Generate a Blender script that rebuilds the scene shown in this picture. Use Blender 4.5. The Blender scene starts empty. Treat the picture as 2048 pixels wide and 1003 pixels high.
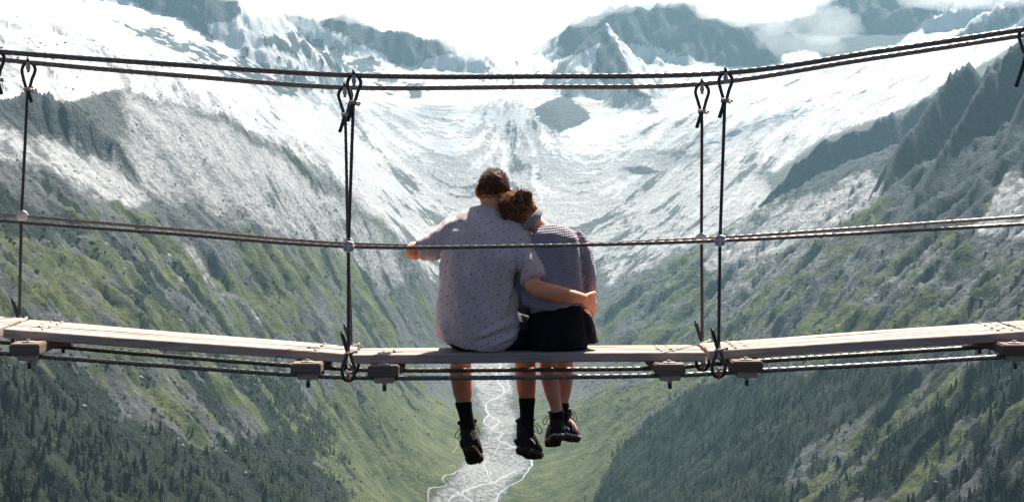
import bpy, bmesh, math, random
import numpy as np
from mathutils import Vector, Matrix, Quaternion

# ------------------------------------------------------------------ camera, sky, sun, exposure
scene = bpy.context.scene
COL = scene.collection
F = 3690.0                       # focal length in pixels of the 2048 px wide photograph
def at(px, py, Y):
    """the point that stands Y metres ahead of the camera in the direction of a pixel"""
    return Vector(((px - 1024.0) / F * Y, Y, (501.5 - py) / F * Y))

cam_d = bpy.data.cameras.new('camera')
cam_d.sensor_width = 36.0
cam_d.lens = 36.0 * F / 2048.0
cam_d.clip_start = 0.5
cam_d.clip_end = 60000.0
cam = bpy.data.objects.new('camera', cam_d)
COL.objects.link(cam)
cam.location = (0, 0, 0)
cam.rotation_euler = (math.pi / 2, 0, 0)
scene.camera = cam

SUN_EL, SUN_AZ = math.radians(53), math.radians(23)      # azimuth: from +Y towards +X
world = bpy.data.worlds.new('World')
scene.world = world
world.use_nodes = True
wn = world.node_tree
wn.nodes.clear()
sky = wn.nodes.new('ShaderNodeTexSky')
sky.sky_type = 'NISHITA'
sky.sun_disc = False
sky.sun_elevation = SUN_EL
sky.sun_rotation = SUN_AZ
sky.altitude = 2300
sky.air_density = 0.5
sky.dust_density = 9.0
sky.ozone_density = 1.0
bg = wn.nodes.new('ShaderNodeBackground')
bg.inputs['Strength'].default_value = 0.06
wo = wn.nodes.new('ShaderNodeOutputWorld')
wn.links.new(sky.outputs[0], bg.inputs['Color'])
wn.links.new(bg.outputs[0], wo.inputs['Surface'])

sun_d = bpy.data.lights.new('sun', 'SUN')
sun_d.energy = 5.0
sun_d.angle = math.radians(0.5)
sun_d.color = (1.0, 0.95, 0.88)
sun = bpy.data.objects.new('sun', sun_d)
COL.objects.link(sun)
sv = Vector((math.sin(SUN_AZ) * math.cos(SUN_EL), math.cos(SUN_AZ) * math.cos(SUN_EL), math.sin(SUN_EL)))
sun.rotation_euler = sv.to_track_quat('Z', 'Y').to_euler()
sun.location = (20, 0, 60)

scene.view_settings.view_transform = 'Standard'
scene.view_settings.look = 'None'
scene.view_settings.gamma = 1.0
scene.view_settings.use_curve_mapping = False
scene.view_settings.exposure = 1.42
scene.cycles.use_denoising = True
scene.cycles.max_bounces = 6
scene.cycles.diffuse_bounces = 3
scene.cycles.glossy_bounces = 2
scene.cycles.volume_bounces = 2
scene.cycles.transparent_max_bounces = 8

# ------------------------------------------------------------------ helpers: tags and materials
def tag(o, label=None, cat=None, group=None, kind=None):
    if label: o['label'] = label
    if cat: o['category'] = cat
    if group: o['group'] = group
    if kind: o['kind'] = kind
    return o

def mesh_obj(name, verts, faces, mat=None, parent=None, smooth=True):
    me = bpy.data.meshes.new(name)
    me.from_pydata([tuple(v) for v in verts], [], [tuple(f) for f in faces])
    me.update()
    if mat: me.materials.append(mat)
    if smooth:
        me.polygons.foreach_set('use_smooth', [True] * len(me.polygons))
    o = bpy.data.objects.new(name, me)
    COL.objects.link(o)
    if parent: o.parent = parent
    return o

def np_mesh(name, V, Fq, mat=None, parent=None, smooth=True):
    """V (n,3) float, Fq (m,3|4) int -> linked mesh object, built without python loops"""
    me = bpy.data.meshes.new(name)
    V = np.ascontiguousarray(V, dtype=np.float32); Fq = np.ascontiguousarray(Fq, dtype=np.int32)
    m, k = Fq.shape
    me.vertices.add(len(V)); me.vertices.foreach_set('co', V.ravel())
    me.loops.add(m * k); me.loops.foreach_set('vertex_index', Fq.ravel())
    me.polygons.add(m)
    me.polygons.foreach_set('loop_start', np.arange(0, m * k, k, dtype=np.int32))
    me.polygons.foreach_set('loop_total', np.full(m, k, dtype=np.int32))
    me.update(calc_edges=True)
    me.polygons.foreach_set('use_smooth', np.full(m, smooth, dtype=bool))
    if mat: me.materials.append(mat)
    o = bpy.data.objects.new(name, me)
    COL.objects.link(o)
    if parent: o.parent = parent
    return o

class NT:
    """small shader-graph builder"""
    def __init__(s, name):
        s.m = bpy.data.materials.new(name); s.m.use_nodes = True
        s.t = s.m.node_tree; s.t.nodes.clear()
        s.out = s.t.nodes.new('ShaderNodeOutputMaterial')
    def n(s, typ, **kw):
        nd = s.t.nodes.new(typ)
        for k, v in kw.items():
            if k.startswith('i_'): nd.inputs[k[2:].replace('_', ' ')].default_value = v
            else: setattr(nd, k, v)
        return nd
    def l(s, a, b): s.t.links.new(a, b)
    def coord(s, which='Object'): return s.n('ShaderNodeTexCoord').outputs[which]
    def mapping(s, src, scale=(1, 1, 1), rot=(0, 0, 0), loc=(0, 0, 0)):
        mp = s.n('ShaderNodeMapping')
        mp.inputs['Scale'].default_value = scale; mp.inputs['Rotation'].default_value = rot; mp.inputs['Location'].default_value = loc
        s.l(src, mp.inputs['Vector']); return mp.outputs[0]
    def noise(s, src, scale, detail=4, rough=0.55, dist=0.0):
        nd = s.n('ShaderNodeTexNoise'); s.l(src, nd.inputs['Vector'])
        nd.inputs['Scale'].default_value = scale; nd.inputs['Detail'].default_value = detail
        nd.inputs['Roughness'].default_value = rough; nd.inputs['Distortion'].default_value = dist
        return nd.outputs['Fac']
    def ramp(s, src, stops):
        r = s.n('ShaderNodeValToRGB'); s.l(src, r.inputs['Fac'])
        e = r.color_ramp.elements
        while len(e) < len(stops): e.new(0.5)
        for el, (p, c) in zip(e, stops):
            el.position = p
            el.color = (c, c, c, 1) if isinstance(c, (int, float)) else (*c, 1)
        return r.outputs['Color']
    def mix(s, fac, a, b, mode='MIX'):
        m = s.n('ShaderNodeMix', data_type='RGBA', blend_type=mode)
        for sock, v in ((m.inputs[0], fac), (m.inputs[6], a), (m.inputs[7], b)):
            if isinstance(v, bpy.types.NodeSocket): s.l(v, sock)
            elif isinstance(v, (int, float)): sock.default_value = v if sock is m.inputs[0] else (v, v, v, 1)
            else: sock.default_value = (*v, 1)
        return m.outputs[2]
    def math(s, op, a, b=0.0, clamp=False):
        m = s.n('ShaderNodeMath', operation=op, use_clamp=clamp)
        for sock, v in ((m.inputs[0], a), (m.inputs[1], b)):
            if isinstance(v, bpy.types.NodeSocket): s.l(v, sock)
            else: sock.default_value = v
        return m.outputs[0]
    def attr(s, name):
        return s.n('ShaderNodeAttribute', attribute_name=name)
    def bsdf(s, col, rough=0.8, metal=0.0, spec=0.3, bump=None, bdist=0.01, bstr=0.5, **kw):
        b = s.n('ShaderNodeBsdfPrincipled')
        for key, v in (('Base Color', col), ('Roughness', rough), ('Metallic', metal), ('Specular IOR Level', spec)):
            if isinstance(v, bpy.types.NodeSocket): s.l(v, b.inputs[key])
            elif isinstance(v, (tuple, list)): b.inputs[key].default_value = (*v, 1)
            else: b.inputs[key].default_value = v
        for k, v in kw.items(): b.inputs[k.replace('_', ' ')].default_value = v
        if bump is not None:
            bn = s.n('ShaderNodeBump'); bn.inputs['Distance'].default_value = bdist; bn.inputs['Strength'].default_value = bstr
            s.l(bump, bn.inputs['Height']); s.l(bn.outputs[0], b.inputs['Normal'])
        s.l(b.outputs[0], s.out.inputs['Surface'])
        return s.m

# ------------------------------------------------------------------ numpy noise
_rng = np.random.RandomState(7)
_PERM = _rng.permutation(4096)
_ANG = _rng.rand(4096) * 2 * np.pi
_GX, _GY = np.cos(_ANG), np.sin(_ANG)
def perlin(x, y, seed=0):
    xi = np.floor(x).astype(np.int64); yi = np.floor(y).astype(np.int64)
    xf = x - xi; yf = y - yi
    u = xf * xf * xf * (xf * (xf * 6 - 15) + 10); v = yf * yf * yf * (yf * (yf * 6 - 15) + 10)
    def g(ix, iy, dx, dy):
        h = _PERM[(_PERM[(ix + seed * 131) & 4095] + iy * 17) & 4095]
        return _GX[h] * dx + _GY[h] * dy
    a = g(xi, yi, xf, yf); b = g(xi + 1, yi, xf - 1, yf)
    c = g(xi, yi + 1, xf, yf - 1); d = g(xi + 1, yi + 1, xf - 1, yf - 1)
    ab = a + u * (b - a); cd = c + u * (d - c)
    return (ab + v * (cd - ab)) * 1.5
def fbm(x, y, seed=0, octv=5, lac=2.03, gain=0.5):
    s = 0; a = 1; t = 0
    for o in range(octv):
        s = s + a * perlin(x, y, seed + o * 7); t += a
        x = x * lac + 3.1; y = y * lac + 1.7; a *= gain
    return s / t
def ridged(x, y, seed=0, octv=5, lac=2.03, gain=0.5):
    s = 0; a = 1; t = 0
    for o in range(octv):
        s = s + a * (1 - 2 * np.abs(perlin(x, y, seed + o * 7))); t += a
        x = x * lac + 5.3; y = y * lac + 2.9; a *= gain
    return s / t
def sstep(a, b, x):
    t = np.clip((x - a) / (b - a), 0, 1); return t * t * (3 - 2 * t)
# ------------------------------------------------------------------ the mountains: one height field round the valley
# image points (pixel, pixel, estimated metres ahead) of the broad shape; ridges and relief are added below
CTRL = [
 # valley floor, rising away from the bridge
 (830,1003,4150),(880,1003,4200),(960,1003,4250),(1040,1003,4250),(1100,1003,4150),
 (900,900,4750),(990,900,4800),(1090,895,4750),
 (930,810,5400),(990,805,5450),(1085,800,5400),(940,745,5950),(1000,740,6050),(1100,745,5900),
 (930,680,6500),(1000,668,6750),(1090,680,6450),
 # head wall and the ice above it
 (930,600,7150),(1030,598,7300),(1130,600,7100),
 (930,520,7700),(1030,518,7800),(1150,520,7700),
 (900,440,8200),(1030,438,8300),(1180,440,8250),(800,400,8000),(1280,430,8000),(1400,440,7500),
 (800,320,8700),(1030,330,8900),(1250,330,8900),(1400,340,8400),(1520,400,7400),
 (700,260,8900),(850,240,9300),(1030,238,9500),(1250,245,9500),(1450,250,9200),
 (700,190,9900),(900,180,10200),(1080,185,10200),(1300,190,10300),(1500,190,10200),
 (560,130,9900),(900,130,11000),(1150,125,11300),(1400,110,11400),(1650,150,10800),(1850,100,10800),(2048,60,10800),(2200,20,10900),
 (640,60,11400),(900,80,11900),(1100,70,12000),(1350,60,12200),(1600,70,12000),
 # left snow slopes
 (-250,60,6300),(0,95,6200),(0,0,8200),(200,130,7200),(250,30,9000),(400,180,7600),(420,60,9500),(-250,-40,8500),
 (520,260,7600),(620,330,7600),(720,400,7500),(830,500,7200),
 # moraine crest on the left
 (-250,190,3600),(-120,205,3700),(0,212,3850),(120,215,4100),(235,182,4450),(350,205,4700),(480,255,5050),(600,332,5500),(700,400,5950),(790,480,6350),(860,560,6650),
 # hollow behind the crest
 (250,190,5300),(480,262,5900),(640,362,6400),
 # left valley wall
 (-250,1003,1550),(-250,700,2000),(-250,450,2500),(-250,300,3000),
 (0,1003,1940),(0,850,2170),(0,650,2560),(0,500,3000),(0,380,3350),(0,290,3600),
 (300,1003,2400),(300,850,2700),(300,650,3250),(300,500,3750),(300,350,4250),
 (600,1003,3100),(600,850,3550),(600,650,4300),(600,500,4950),(600,420,5250),
 (750,1003,3690),(750,850,4250),(750,700,5100),(750,560,5850),
 (850,850,4800),(850,700,5950),(880,640,6400),
 # right valley wall
 (2300,1003,1750),(2300,700,2250),(2300,450,2950),(2300,250,3700),
 (2048,1003,2000),(2048,850,2270),(2048,650,2730),(2048,500,3250),(2048,400,3650),(2048,300,4100),
 (1800,1003,2400),(1800,850,2750),(1800,650,3400),(1800,520,3950),(1800,420,4400),
 (1500,1003,3000),(1500,850,3600),(1500,700,4450),(1500,560,5400),(1500,470,6200),
 (1300,1003,3700),(1300,850,4400),(1300,740,5200),(1300,640,5900),(1300,540,6900),
 (1180,950,4150),(1180,800,5000),(1180,680,6100),
 (1650,470,5100),(1650,390,6000),(1780,380,5200),(1900,330,5000),
 (1650,330,7600),(1800,260,7800),(1950,180,8000),(2100,150,8200),(1900,140,9200),
 # under the bridge, below the picture
 (1024,1700,1900),(700,1500,1700),(1350,1500,1700),(1024,2400,1100),(-250,1500,1000),(2300,1500,1000),(1024,4000,420),(-2500,2600,420),(4500,2600,420),
]
P = np.array([tuple(at(*c)) for c in CTRL])
SC = 1000.0
def _kern(r): return r
def _fit(P):
    X = P[:, :2] / SC; n = len(X)
    d = np.sqrt(((X[:, None] - X[None]) ** 2).sum(-1) + 0.02)
    A = np.zeros((n + 3, n + 3)); A[:n, :n] = _kern(d) - np.eye(n) * 0.002
    A[:n, n] = 1; A[:n, n + 1:] = X; A[n, :n] = 1; A[n + 1:, :n] = X.T
    b = np.zeros(n + 3); b[:n] = P[:, 2]
    return X, np.linalg.solve(A, b)
_X, _W = _fit(P)
def base_height(x, y):
    x = np.asarray(x) / SC; y = np.asarray(y) / SC
    z = np.full(x.shape, _W[len(_X)]) + _W[len(_X) + 1] * x + _W[len(_X) + 2] * y
    for (cx, cy), w in zip(_X, _W):
        z = z + w * np.sqrt((x - cx) ** 2 + (y - cy) ** 2 + 0.02)
    return z

# crests: points, front slope, back slope, roughness
RIDGES = [
 # crag on the right, rear rib then front rib
 ([(2330,-150,5300),(2150,20,5100),(2040,95,5000),(1965,158,4950),(1944,138,4950),(1900,165,4900),(1850,232,4800),(1800,300,4700),(1764,380,4600)], 2.2, 1.6, 20),
 ([(2330,-60,4600),(2120,40,4500),(2048,88,4420),(1985,150,4350),(1930,235,4250),(1880,310,4150),(1850,370,4080),(1822,430,4000)], 2.0, 1.8, 20),
 ([(2120,150,4200),(2048,200,4100),(2000,300,3980),(1960,380,3900),(1930,440,3820)], 2.0, 1.8, 14),
 # toothed ridge between crag and ice
 ([(1545,388,6500),(1590,340,6500),(1632,296,6500),(1680,275,6500),(1735,262,6500),(1775,238,6550),(1812,236,6600),(1850,205,6650),(1872,196,6700),(1935,150,6800)], 2.2, 1.0, 30),
 # pyramid and the big dark peak beyond the ice
 ([(1165,110,10300),(1180,75,10400),(1212,55,10450),(1225,85,10350),(1240,110,10200),(1262,160,9900),(1300,200,9700)], 1.1, 1.0, 40),
 ([(940,112,11500),(1040,104,11500),(1105,80,11500),(1130,62,11500),(1165,34,11500),(1190,40,11500),(1218,18,11500),(1262,14,11500),(1290,22,11500),(1330,8,11500),(1388,6,11500),(1412,26,11450),(1440,44,11400),(1470,56,11300),(1492,58,11300),(1520,84,11200),(1570,122,11000)], 1.25, 1.1, 46),
 ([(1560,60,12300),(1680,-30,12200),(1800,-80,12200),(1950,-120,12000),(2200,-160,12000)], 1.0, 1.0, 60),
 ([(1905,75,10700),(1960,35,10800),(2048,-20,10900),(2200,-80,11000)], 1.1, 1.0, 40),
 # left: dark buttress in the snow, and the long crest behind
 ([(180,-70,9700),(330,-30,9600),(420,-20,9500),(470,-5,9500),(560,30,9800)], 1.15, 1.0, 40),
 ([(560,25,10900),(650,42,10900),(690,34,10900),(720,52,10900),(800,66,10900),(880,82,10900),(945,90,10900),(985,120,10900)], 1.2, 1.0, 32),
]
def base_hit(px, py, lift):
    yy = np.geomspace(1500, 9000, 1200); zz = (501.5 - py) / F * yy
    i = int(np.argmax(base_height((px - 1024) / F * yy, yy) >= zz))
    p = at(px, py, float(yy[i])); return (p.x, p.y, p.z + lift)
# rock bands that step down the valley walls
BANDS = [[(-60,338),(40,372),(110,420),(165,478),(190,520)], [(95,548),(190,580),(285,596),(335,650)], [(495,495),(560,560),(630,650),(690,730)], [(370,640),(470,722),(560,800)],
         [(290,430),(390,490),(470,560)], [(560,640),(640,740),(700,830)], [(700,560),(760,650),(810,720)], [(60,640),(150,720),(230,800)],
         [(1705,492),(1665,545),(1640,610),(1600,660)], [(1560,640),(1480,700),(1400,760)], [(1340,590),(1270,660),(1220,720)], [(1880,560),(1800,620),(1750,690)], [(2060,560),(1980,640),(1900,700)], [(1960,690),(1900,790),(1830,880)], [(1450,560),(1380,630),(1330,690)]]
for bd in BANDS:
    RIDGES.append(([base_hit(px, py, 30) for px, py in bd], 2.3, 0.7, 16))
RIDGES.append(([base_hit(*q) for q in [(-150,262,62),(-20,262,62),(40,268,74),(75,276,80),(115,290,84),(165,312,84),(205,334,72),(232,346,44)]], 2.3, 0.7, 14))      # dark outcrop above the scree
def add_ridges(x, y, z):
    warp = 1 + 0.35 * fbm(x / 160, y / 160, 91, 4)
    for pts, sf, sb, rough in RIDGES:
        world_pts = sf == 2.3
        C = np.array([p if world_pts else tuple(at(*p)) for p in pts])
        best = np.full(x.shape, -1e9)
        for A, B in zip(C[:-1], C[1:]):
            ab = B[:2] - A[:2]; L2 = (ab ** 2).sum()
            t = np.clip(((x - A[0]) * ab[0] + (y - A[1]) * ab[1]) / L2, 0, 1)
            dx = x - (A[0] + t * ab[0]); dy = y - (A[1] + t * ab[1])
            d = np.sqrt(dx * dx + dy * dy)
            zc = A[2] + t * (B[2] - A[2])
            s = np.where(dy < 0, sf, sb)
            best = np.maximum(best, zc - s * d * warp - (d / 330.0) ** 2 * (90 + 400 * (A[1] < 3900) + (900 if world_pts else 0)) * (A[1] < 8000))
        jag = ridged(x / 90, y / 260, 55, 4) * rough * 0.6 - rough * 0.25
        best = best + jag * sstep(-400, 0, best - z)
        k = 12.0
        z = np.where(best > z - 200, np.log1p(np.exp(np.clip((best - z) / k, -40, 40))) * k + z, z)
    return z

def relief(x, y, z):
    """gullies, ribs and rubble; returns height change and the two fields reused for ground cover"""
    axis = np.interp(y, [0, 4200, 6000, 7000], [-40, -70, -20, 0])
    u = x - axis
    head = sstep(6300, 7200, y)
    left = (1 - head) * sstep(20, 260, -u - 60); right = (1 - head) * sstep(20, 260, u - 120)
    wx = 45 * fbm(x / 210, y / 210, 11, 3); wy = 45 * fbm(x / 210, y / 210, 12, 3)
    gl = ridged((y + 0.45 * x + wy) / 210, (x + wx) / 900, 21, 5)
    gr = ridged((y - 0.45 * x + wy) / 210, (x + wx) / 900, 22, 5)
    gh = ridged((x - 0.40 * np.tanh(u / 350) * (y - 7000) + wx) / 210, (y + wy) / 900, 23, 5)
    g = gl * left + gr * right + gh * head
    rub = fbm(x / 70, y / 70, 31, 6, gain=0.58)
    blocks = ridged(x / 120 + 9, y / 120, 33, 5, gain=0.55)
    upper = sstep(-80, 400, z)
    wall = left + right
    upw = sstep(-480, -150, z)
    fine = ridged((y + np.sign(-u) * 0.45 * x + 0.5 * wy) / 75, (x + wx) / 330, 24, 4)
    dz = g * (58 * wall * (0.45 + 0.55 * upw) + 34 * head) + fine * (19 * wall) + rub * (11 * wall + 13 * head)
    dz = dz + np.maximum(blocks, -0.1) * (24 * wall * upw + 24 * head)
    dz = dz + fbm(x / 26, y / 26, 41, 4) * (4.0 * wall + 5 * head + 0.5)
    calm = 1 - head * (0.40 + 0.38 * sstep(-50, 260, z))          # the ice is smoother than the rock
    dz = dz * calm
    shoulder = left * sstep(-40, 160, z) * sstep(3300, 3900, y)      # smoother rubble slope under the moraine crest
    dz = dz * (1 - 0.55 * shoulder)
    return dz, g, rub, blocks, left, right, head

NA, NR = 740, 960
tanw = 0.312
ta = np.linspace(-tanw, tanw, NA)
rows = np.concatenate([np.geomspace(350, 1500, 40, endpoint=False), np.geomspace(1500, 6400, 500, endpoint=False), np.geomspace(6400, 12900, 420)])
NR = len(rows)
TY = np.repeat(rows[:, None], NA, 1); TX = TY * ta[None]
TZ0 = base_height(TX, TY)
dz, G_, RUB, BLK, WL, WR, WH = relief(TX, TY, TZ0)
TZ = add_ridges(TX, TY, TZ0 + dz)
RIDGE_H = TZ - (TZ0 + dz)
# rough rock faces on the crags themselves
crag = sstep(5, 60, RIDGE_H)
TZ = TZ + crag * (ridged((TX + 0.25 * TY) / 105, TY / 240, 61, 5, gain=0.5) * 30 + fbm(TX / 22, TY / 22, 62, 4) * 4)
def ground_z(x, y):
    """height of the finished terrain mesh by bilinear lookup"""
    fr = np.interp(y, rows, np.arange(NR)); fa = (x / y + tanw) / (2 * tanw) * (NA - 1)
    r0 = np.clip(fr.astype(int), 0, NR - 2); a0 = np.clip(fa.astype(int), 0, NA - 2)
    fr = fr - r0; fa = np.clip(fa - a0, 0, 1)
    return (TZ[r0, a0] * (1 - fr) * (1 - fa) + TZ[r0 + 1, a0] * fr * (1 - fa) + TZ[r0, a0 + 1] * (1 - fr) * fa + TZ[r0 + 1, a0 + 1] * fr * fa)
# --- ground cover fields
PX = TX / TY * F + 1024; PY = 501.5 - TZ / TY * F       # camera image pixel of every point; ground cover patches are painted by it
wob = 14 * fbm(TX / TY * 60, TZ / TY * 60, 71, 5) + 7 * fbm(TX / 30, TY / 30, 72, 3)
def poly(pts, soft=8, wobble=1.0):  # patch outlines are given in image pixels
    """soft 0..1 mask of a patch"""
    pts = np.array(pts, float)
    lo = pts.min(0) - 60; hi = pts.max(0) + 60
    sel = (PX > lo[0]) & (PX < hi[0]) & (PY > lo[1]) & (PY < hi[1])
    out = np.zeros(PX.shape)
    if not sel.any(): return out
    px = PX[sel] + wob[sel] * wobble; py = PY[sel] - wob[sel] * wobble * 0.8
    ins = np.zeros(px.shape, bool); dmin = np.full(px.shape, 1e9)
    n = len(pts)
    for i in range(n):
        (x1, y1), (x2, y2) = pts[i], pts[(i + 1) % n]
        c = ((y1 > py) != (y2 > py)) & (px < (x2 - x1) * (py - y1) / (y2 - y1 + 1e-12) + x1)
        ins ^= c
        L2 = (x2 - x1) ** 2 + (y2 - y1) ** 2
        t = np.clip(((px - x1) * (x2 - x1) + (py - y1) * (y2 - y1)) / L2, 0, 1)
        dmin = np.minimum(dmin, np.hypot(px - x1 - t * (x2 - x1), py - y1 - t * (y2 - y1)))
    sd = np.where(ins, dmin, -dmin)
    out[sel] = sstep(-soft, soft, sd)
    return out
def U(*ms):
    o = ms[0]
    for m in ms[1:]: o = np.maximum(o, m)
    return o
slope_n = np.gradient(TZ, axis=0) / np.gradient(TY, axis=0)
ns1 = fbm(TX / 190, TY / 300, 81, 5, gain=0.6); ns2 = fbm(TX / 60, TY / 90, 82, 5, gain=0.62); ns3 = fbm(TX / 420, TY / 600, 83, 4)
# streak fields that run down the fall line of each wall
stL = fbm((TY + 0.45 * TX) / 95, TX / 620, 84, 5, gain=0.6); stR = fbm((TY - 0.45 * TX) / 95, TX / 620, 85, 5, gain=0.6)
stH = fbm((TX - np.tanh(TX / 350) * (TY - 7000) * 0.4) / 110, (TY + TZ) / 300, 86, 5, gain=0.62)
ST = stL * WL + stR * WR + stH * WH
wall = np.clip(WL + WR, 0, 1)
high = sstep(430, 300, PY) * 0 + sstep(-60, 260, TZ)

snow_zone = U(
 poly([(-500,-80),(2500,-80),(2500,40),(2060,70),(1960,130),(1900,180),(1850,205),(1760,235),(1640,280),(1560,340),(1480,350),(1400,310),(1300,300),(1180,300),(1080,290),(960,300),(860,310),(760,330),(690,360),(600,315),(520,255),(440,215),(330,195),(235,178),(150,200),(60,205),(-500,200)], 16),
)
pale_zone = poly([(230,178),(480,200),(690,340),(800,300),(1200,280),(1500,330),(1560,400),(1500,440),(1380,500),(1250,560),(1180,610),(1100,640),(1010,660),(930,650),(880,590),(800,490),(700,390),(600,320),(480,245)], 30)
out_ = np.tanh((TX - 30) / 350)
fl = fbm((TX - 0.42 * out_ * (TY - 7000)) / 75, (TY + TZ * 1.2) / 620, 87, 6, gain=0.68)
fl2 = fbm((TX - 0.42 * out_ * (TY - 7000)) / 210, (TY + TZ) / 1300, 89, 5, gain=0.62)       # streaks that follow the ice down
fg = fbm(TX / 34, (TY + TZ) / 34, 88, 4, gain=0.6)
hi = np.clip((330 - PY) / 330, -1, 1)
S = snow_zone * sstep(-0.26, 0.30, 1.25 * fl + 0.4 * fg + 0.6 * fl2 + 0.3 * ns1 - 0.02 + 0.5 * hi)
S = np.maximum(S, pale_zone * sstep(0.0, 0.55, 1.1 * fl + 0.45 * fg + 0.6 * fl2 + 0.16 + 0.8 * hi) * 0.85)
PALE = np.maximum(pale_zone * sstep(-0.5, 0.3, ns1 + fl * 0.8 + fg * 0.3 + 0.2 + 0.5 * sstep(600, 350, PY) - 0.3), snow_zone * 0.9)
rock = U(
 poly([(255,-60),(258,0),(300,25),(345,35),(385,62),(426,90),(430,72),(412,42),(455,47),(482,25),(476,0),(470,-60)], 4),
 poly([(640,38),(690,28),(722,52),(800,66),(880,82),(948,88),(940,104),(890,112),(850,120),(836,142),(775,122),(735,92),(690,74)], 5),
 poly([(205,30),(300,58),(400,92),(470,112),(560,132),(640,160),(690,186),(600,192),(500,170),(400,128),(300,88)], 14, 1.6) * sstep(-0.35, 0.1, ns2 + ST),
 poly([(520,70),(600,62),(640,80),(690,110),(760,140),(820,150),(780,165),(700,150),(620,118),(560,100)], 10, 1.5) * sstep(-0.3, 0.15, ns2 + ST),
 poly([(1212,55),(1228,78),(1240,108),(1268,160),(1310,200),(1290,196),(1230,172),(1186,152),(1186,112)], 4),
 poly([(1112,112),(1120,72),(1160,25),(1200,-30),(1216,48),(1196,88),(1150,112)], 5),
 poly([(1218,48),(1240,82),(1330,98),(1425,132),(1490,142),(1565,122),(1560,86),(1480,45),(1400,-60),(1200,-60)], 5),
 poly([(1068,217),(1090,205),(1132,194),(1162,206),(1182,236),(1160,250),(1120,263),(1086,246)], 5),
 poly([(1250,340),(1290,335),(1318,345),(1280,354)], 4), poly([(815,165),(845,172),(842,198),(818,196)], 6),
 poly([(1240,335),(1290,332),(1320,345),(1290,352)], 4), poly([(700,120),(740,118),(760,134),(720,140)], 5),
 poly([(1560,110),(1610,104),(1680,112),(1742,98),(1800,84),(1850,40),(1905,14),(1930,-60),(1400,-60),(1480,40)], 6, 1.4) * sstep(-0.9, -0.45, ns2 + ST),
 poly([(640,90),(760,130),(860,142),(960,120),(1110,115),(1190,160),(1300,205),(1250,215),(1100,165),(960,175),(840,200),(700,190),(640,150)], 14, 1.8) * sstep(0.1, 0.45, fl + 0.5 * ns2),
 poly([(430,60),(560,70),(660,60),(700,100),(640,140),(520,120)], 12, 1.8) * sstep(0.05, 0.35, fl + 0.5 * ns2),
 poly([(1900,78),(1960,40),(2048,-5),(2300,-60),(2300,-20),(2060,30),(1990,66),(1930,90)], 6, 1.4) * sstep(-0.5, 0, ns2),
 poly([(1545,390),(1590,338),(1632,294),(1680,273),(1735,260),(1775,236),(1812,234),(1850,203),(1874,194),(1935,150),(1900,250),(1790,372),(1735,335),(1700,345),(1655,378),(1600,394)], 5),
 poly([(1762,384),(1800,300),(1850,230),(1900,163),(1944,136),(1968,156),(2048,84),(2400,-200),(2400,290),(2060,330),(2010,340),(1985,395),(1955,440),(1900,452),(1830,450),(1790,420)], 6),
 poly([(-400,205),(0,212),(70,212),(140,226),(195,250),(240,315),(215,318),(170,300),(110,270),(60,262),(0,240),(-400,235)], 6),
)
rock = np.maximum(rock, sstep(8, 40, RIDGE_H) * (TY < 7400) * (TY > 3950))
rock = np.maximum(rock, sstep(8, 24, RIDGE_H) * (TY <= 3950) * 0.85 * (1 - poly([(-400,235),(0,245),(60,268),(150,310),(245,335),(250,420),(120,370),(0,330),(-400,320)], 10)))
rock = np.maximum(rock, np.maximum(pale_zone, snow_zone * (TY > 6500)) * sstep(0.08, 0.38, -0.9 * fl - 0.9 * fl2 + 0.25 * fg - 0.30 * hi - 0.06) * 0.75)
talus_and_haze = U(
 poly([(240,180),(340,195),(480,258),(600,335),(700,402),(790,480),(850,560),(780,580),(680,520),(560,470),(440,440),(330,400),(250,400),(180,330),(60,268),(0,255),(-400,250),(-400,300),(0,330),(120,370),(250,430),(240,320)], 30, 2.2) * sstep(-0.95, -0.1, ns2 + 0.6 * fg + 0.3 * ns1) * 0.62,
 poly([(1380,640),(1460,540),(1560,490),(1700,440),(1800,470),(2048,465),(2300,450),(2300,610),(2048,620),(1800,600),(1700,640),(1520,690)], 30, 2.2) * sstep(-0.5, 0.25, ns2 + 0.5 * stR + 0.4 * ns1) * 0.42,  # light meadow slope, its haze painted as paler ground
 poly([(0,250),(70,268),(150,300),(235,325),(300,400),(250,420),(150,360),(60,330),(0,320),(-300,300),(-300,250)], 18, 1.5) * 0.95,
 poly([(230,180),(330,200),(480,262),(600,340),(700,410),(640,420),(520,360),(400,330),(280,290)], 18, 1.5) * 0.75,
 poly([(2060,330),(2010,345),(1975,420),(1940,460),(2020,480),(2300,420),(2300,330)], 10) * 0.9,
 poly([(1590,396),(1700,348),(1740,338),(1790,375),(1700,440),(1560,500),(1420,540),(1400,500),(1500,440)], 20) * 0.95,
 poly([(1480,470),(1600,430),(1720,450),(1650,520),(1520,590),(1400,620)], 25, 2) * 0.45,
 poly([(300,480),(420,500),(480,560),(560,640),(520,650),(420,580),(330,540)], 18, 2) * sstep(-0.2, 0.3, ns2 + stL) * 0.7,
)
gravel = poly([(935,640),(985,640),(1000,680),(1020,700),(1030,760),(1030,820),(1032,880),(1066,915),(1064,940),(1022,965),(1000,1015),(970,1100),(800,1100),(850,1000),(882,972),(908,946),(932,915),(962,868),(965,830),(945,790),(925,740)], 15, 1.6) * sstep(640, 730, PY) * sstep(-0.9, -0.3, ns2 + ns1)
S = S * (1 - rock); PALE = np.maximum(PALE * (1 - rock), np.maximum(talus_and_haze, gravel * 0.54) * (1 - rock))
specks = sstep(0.46, 0.6, ns2) * sstep(320, 220, PY) * (PX < 640) * sstep(500, 200, PX) * (PY > 190)
S = np.maximum(S, specks * (1 - rock) * 0.9)
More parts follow.
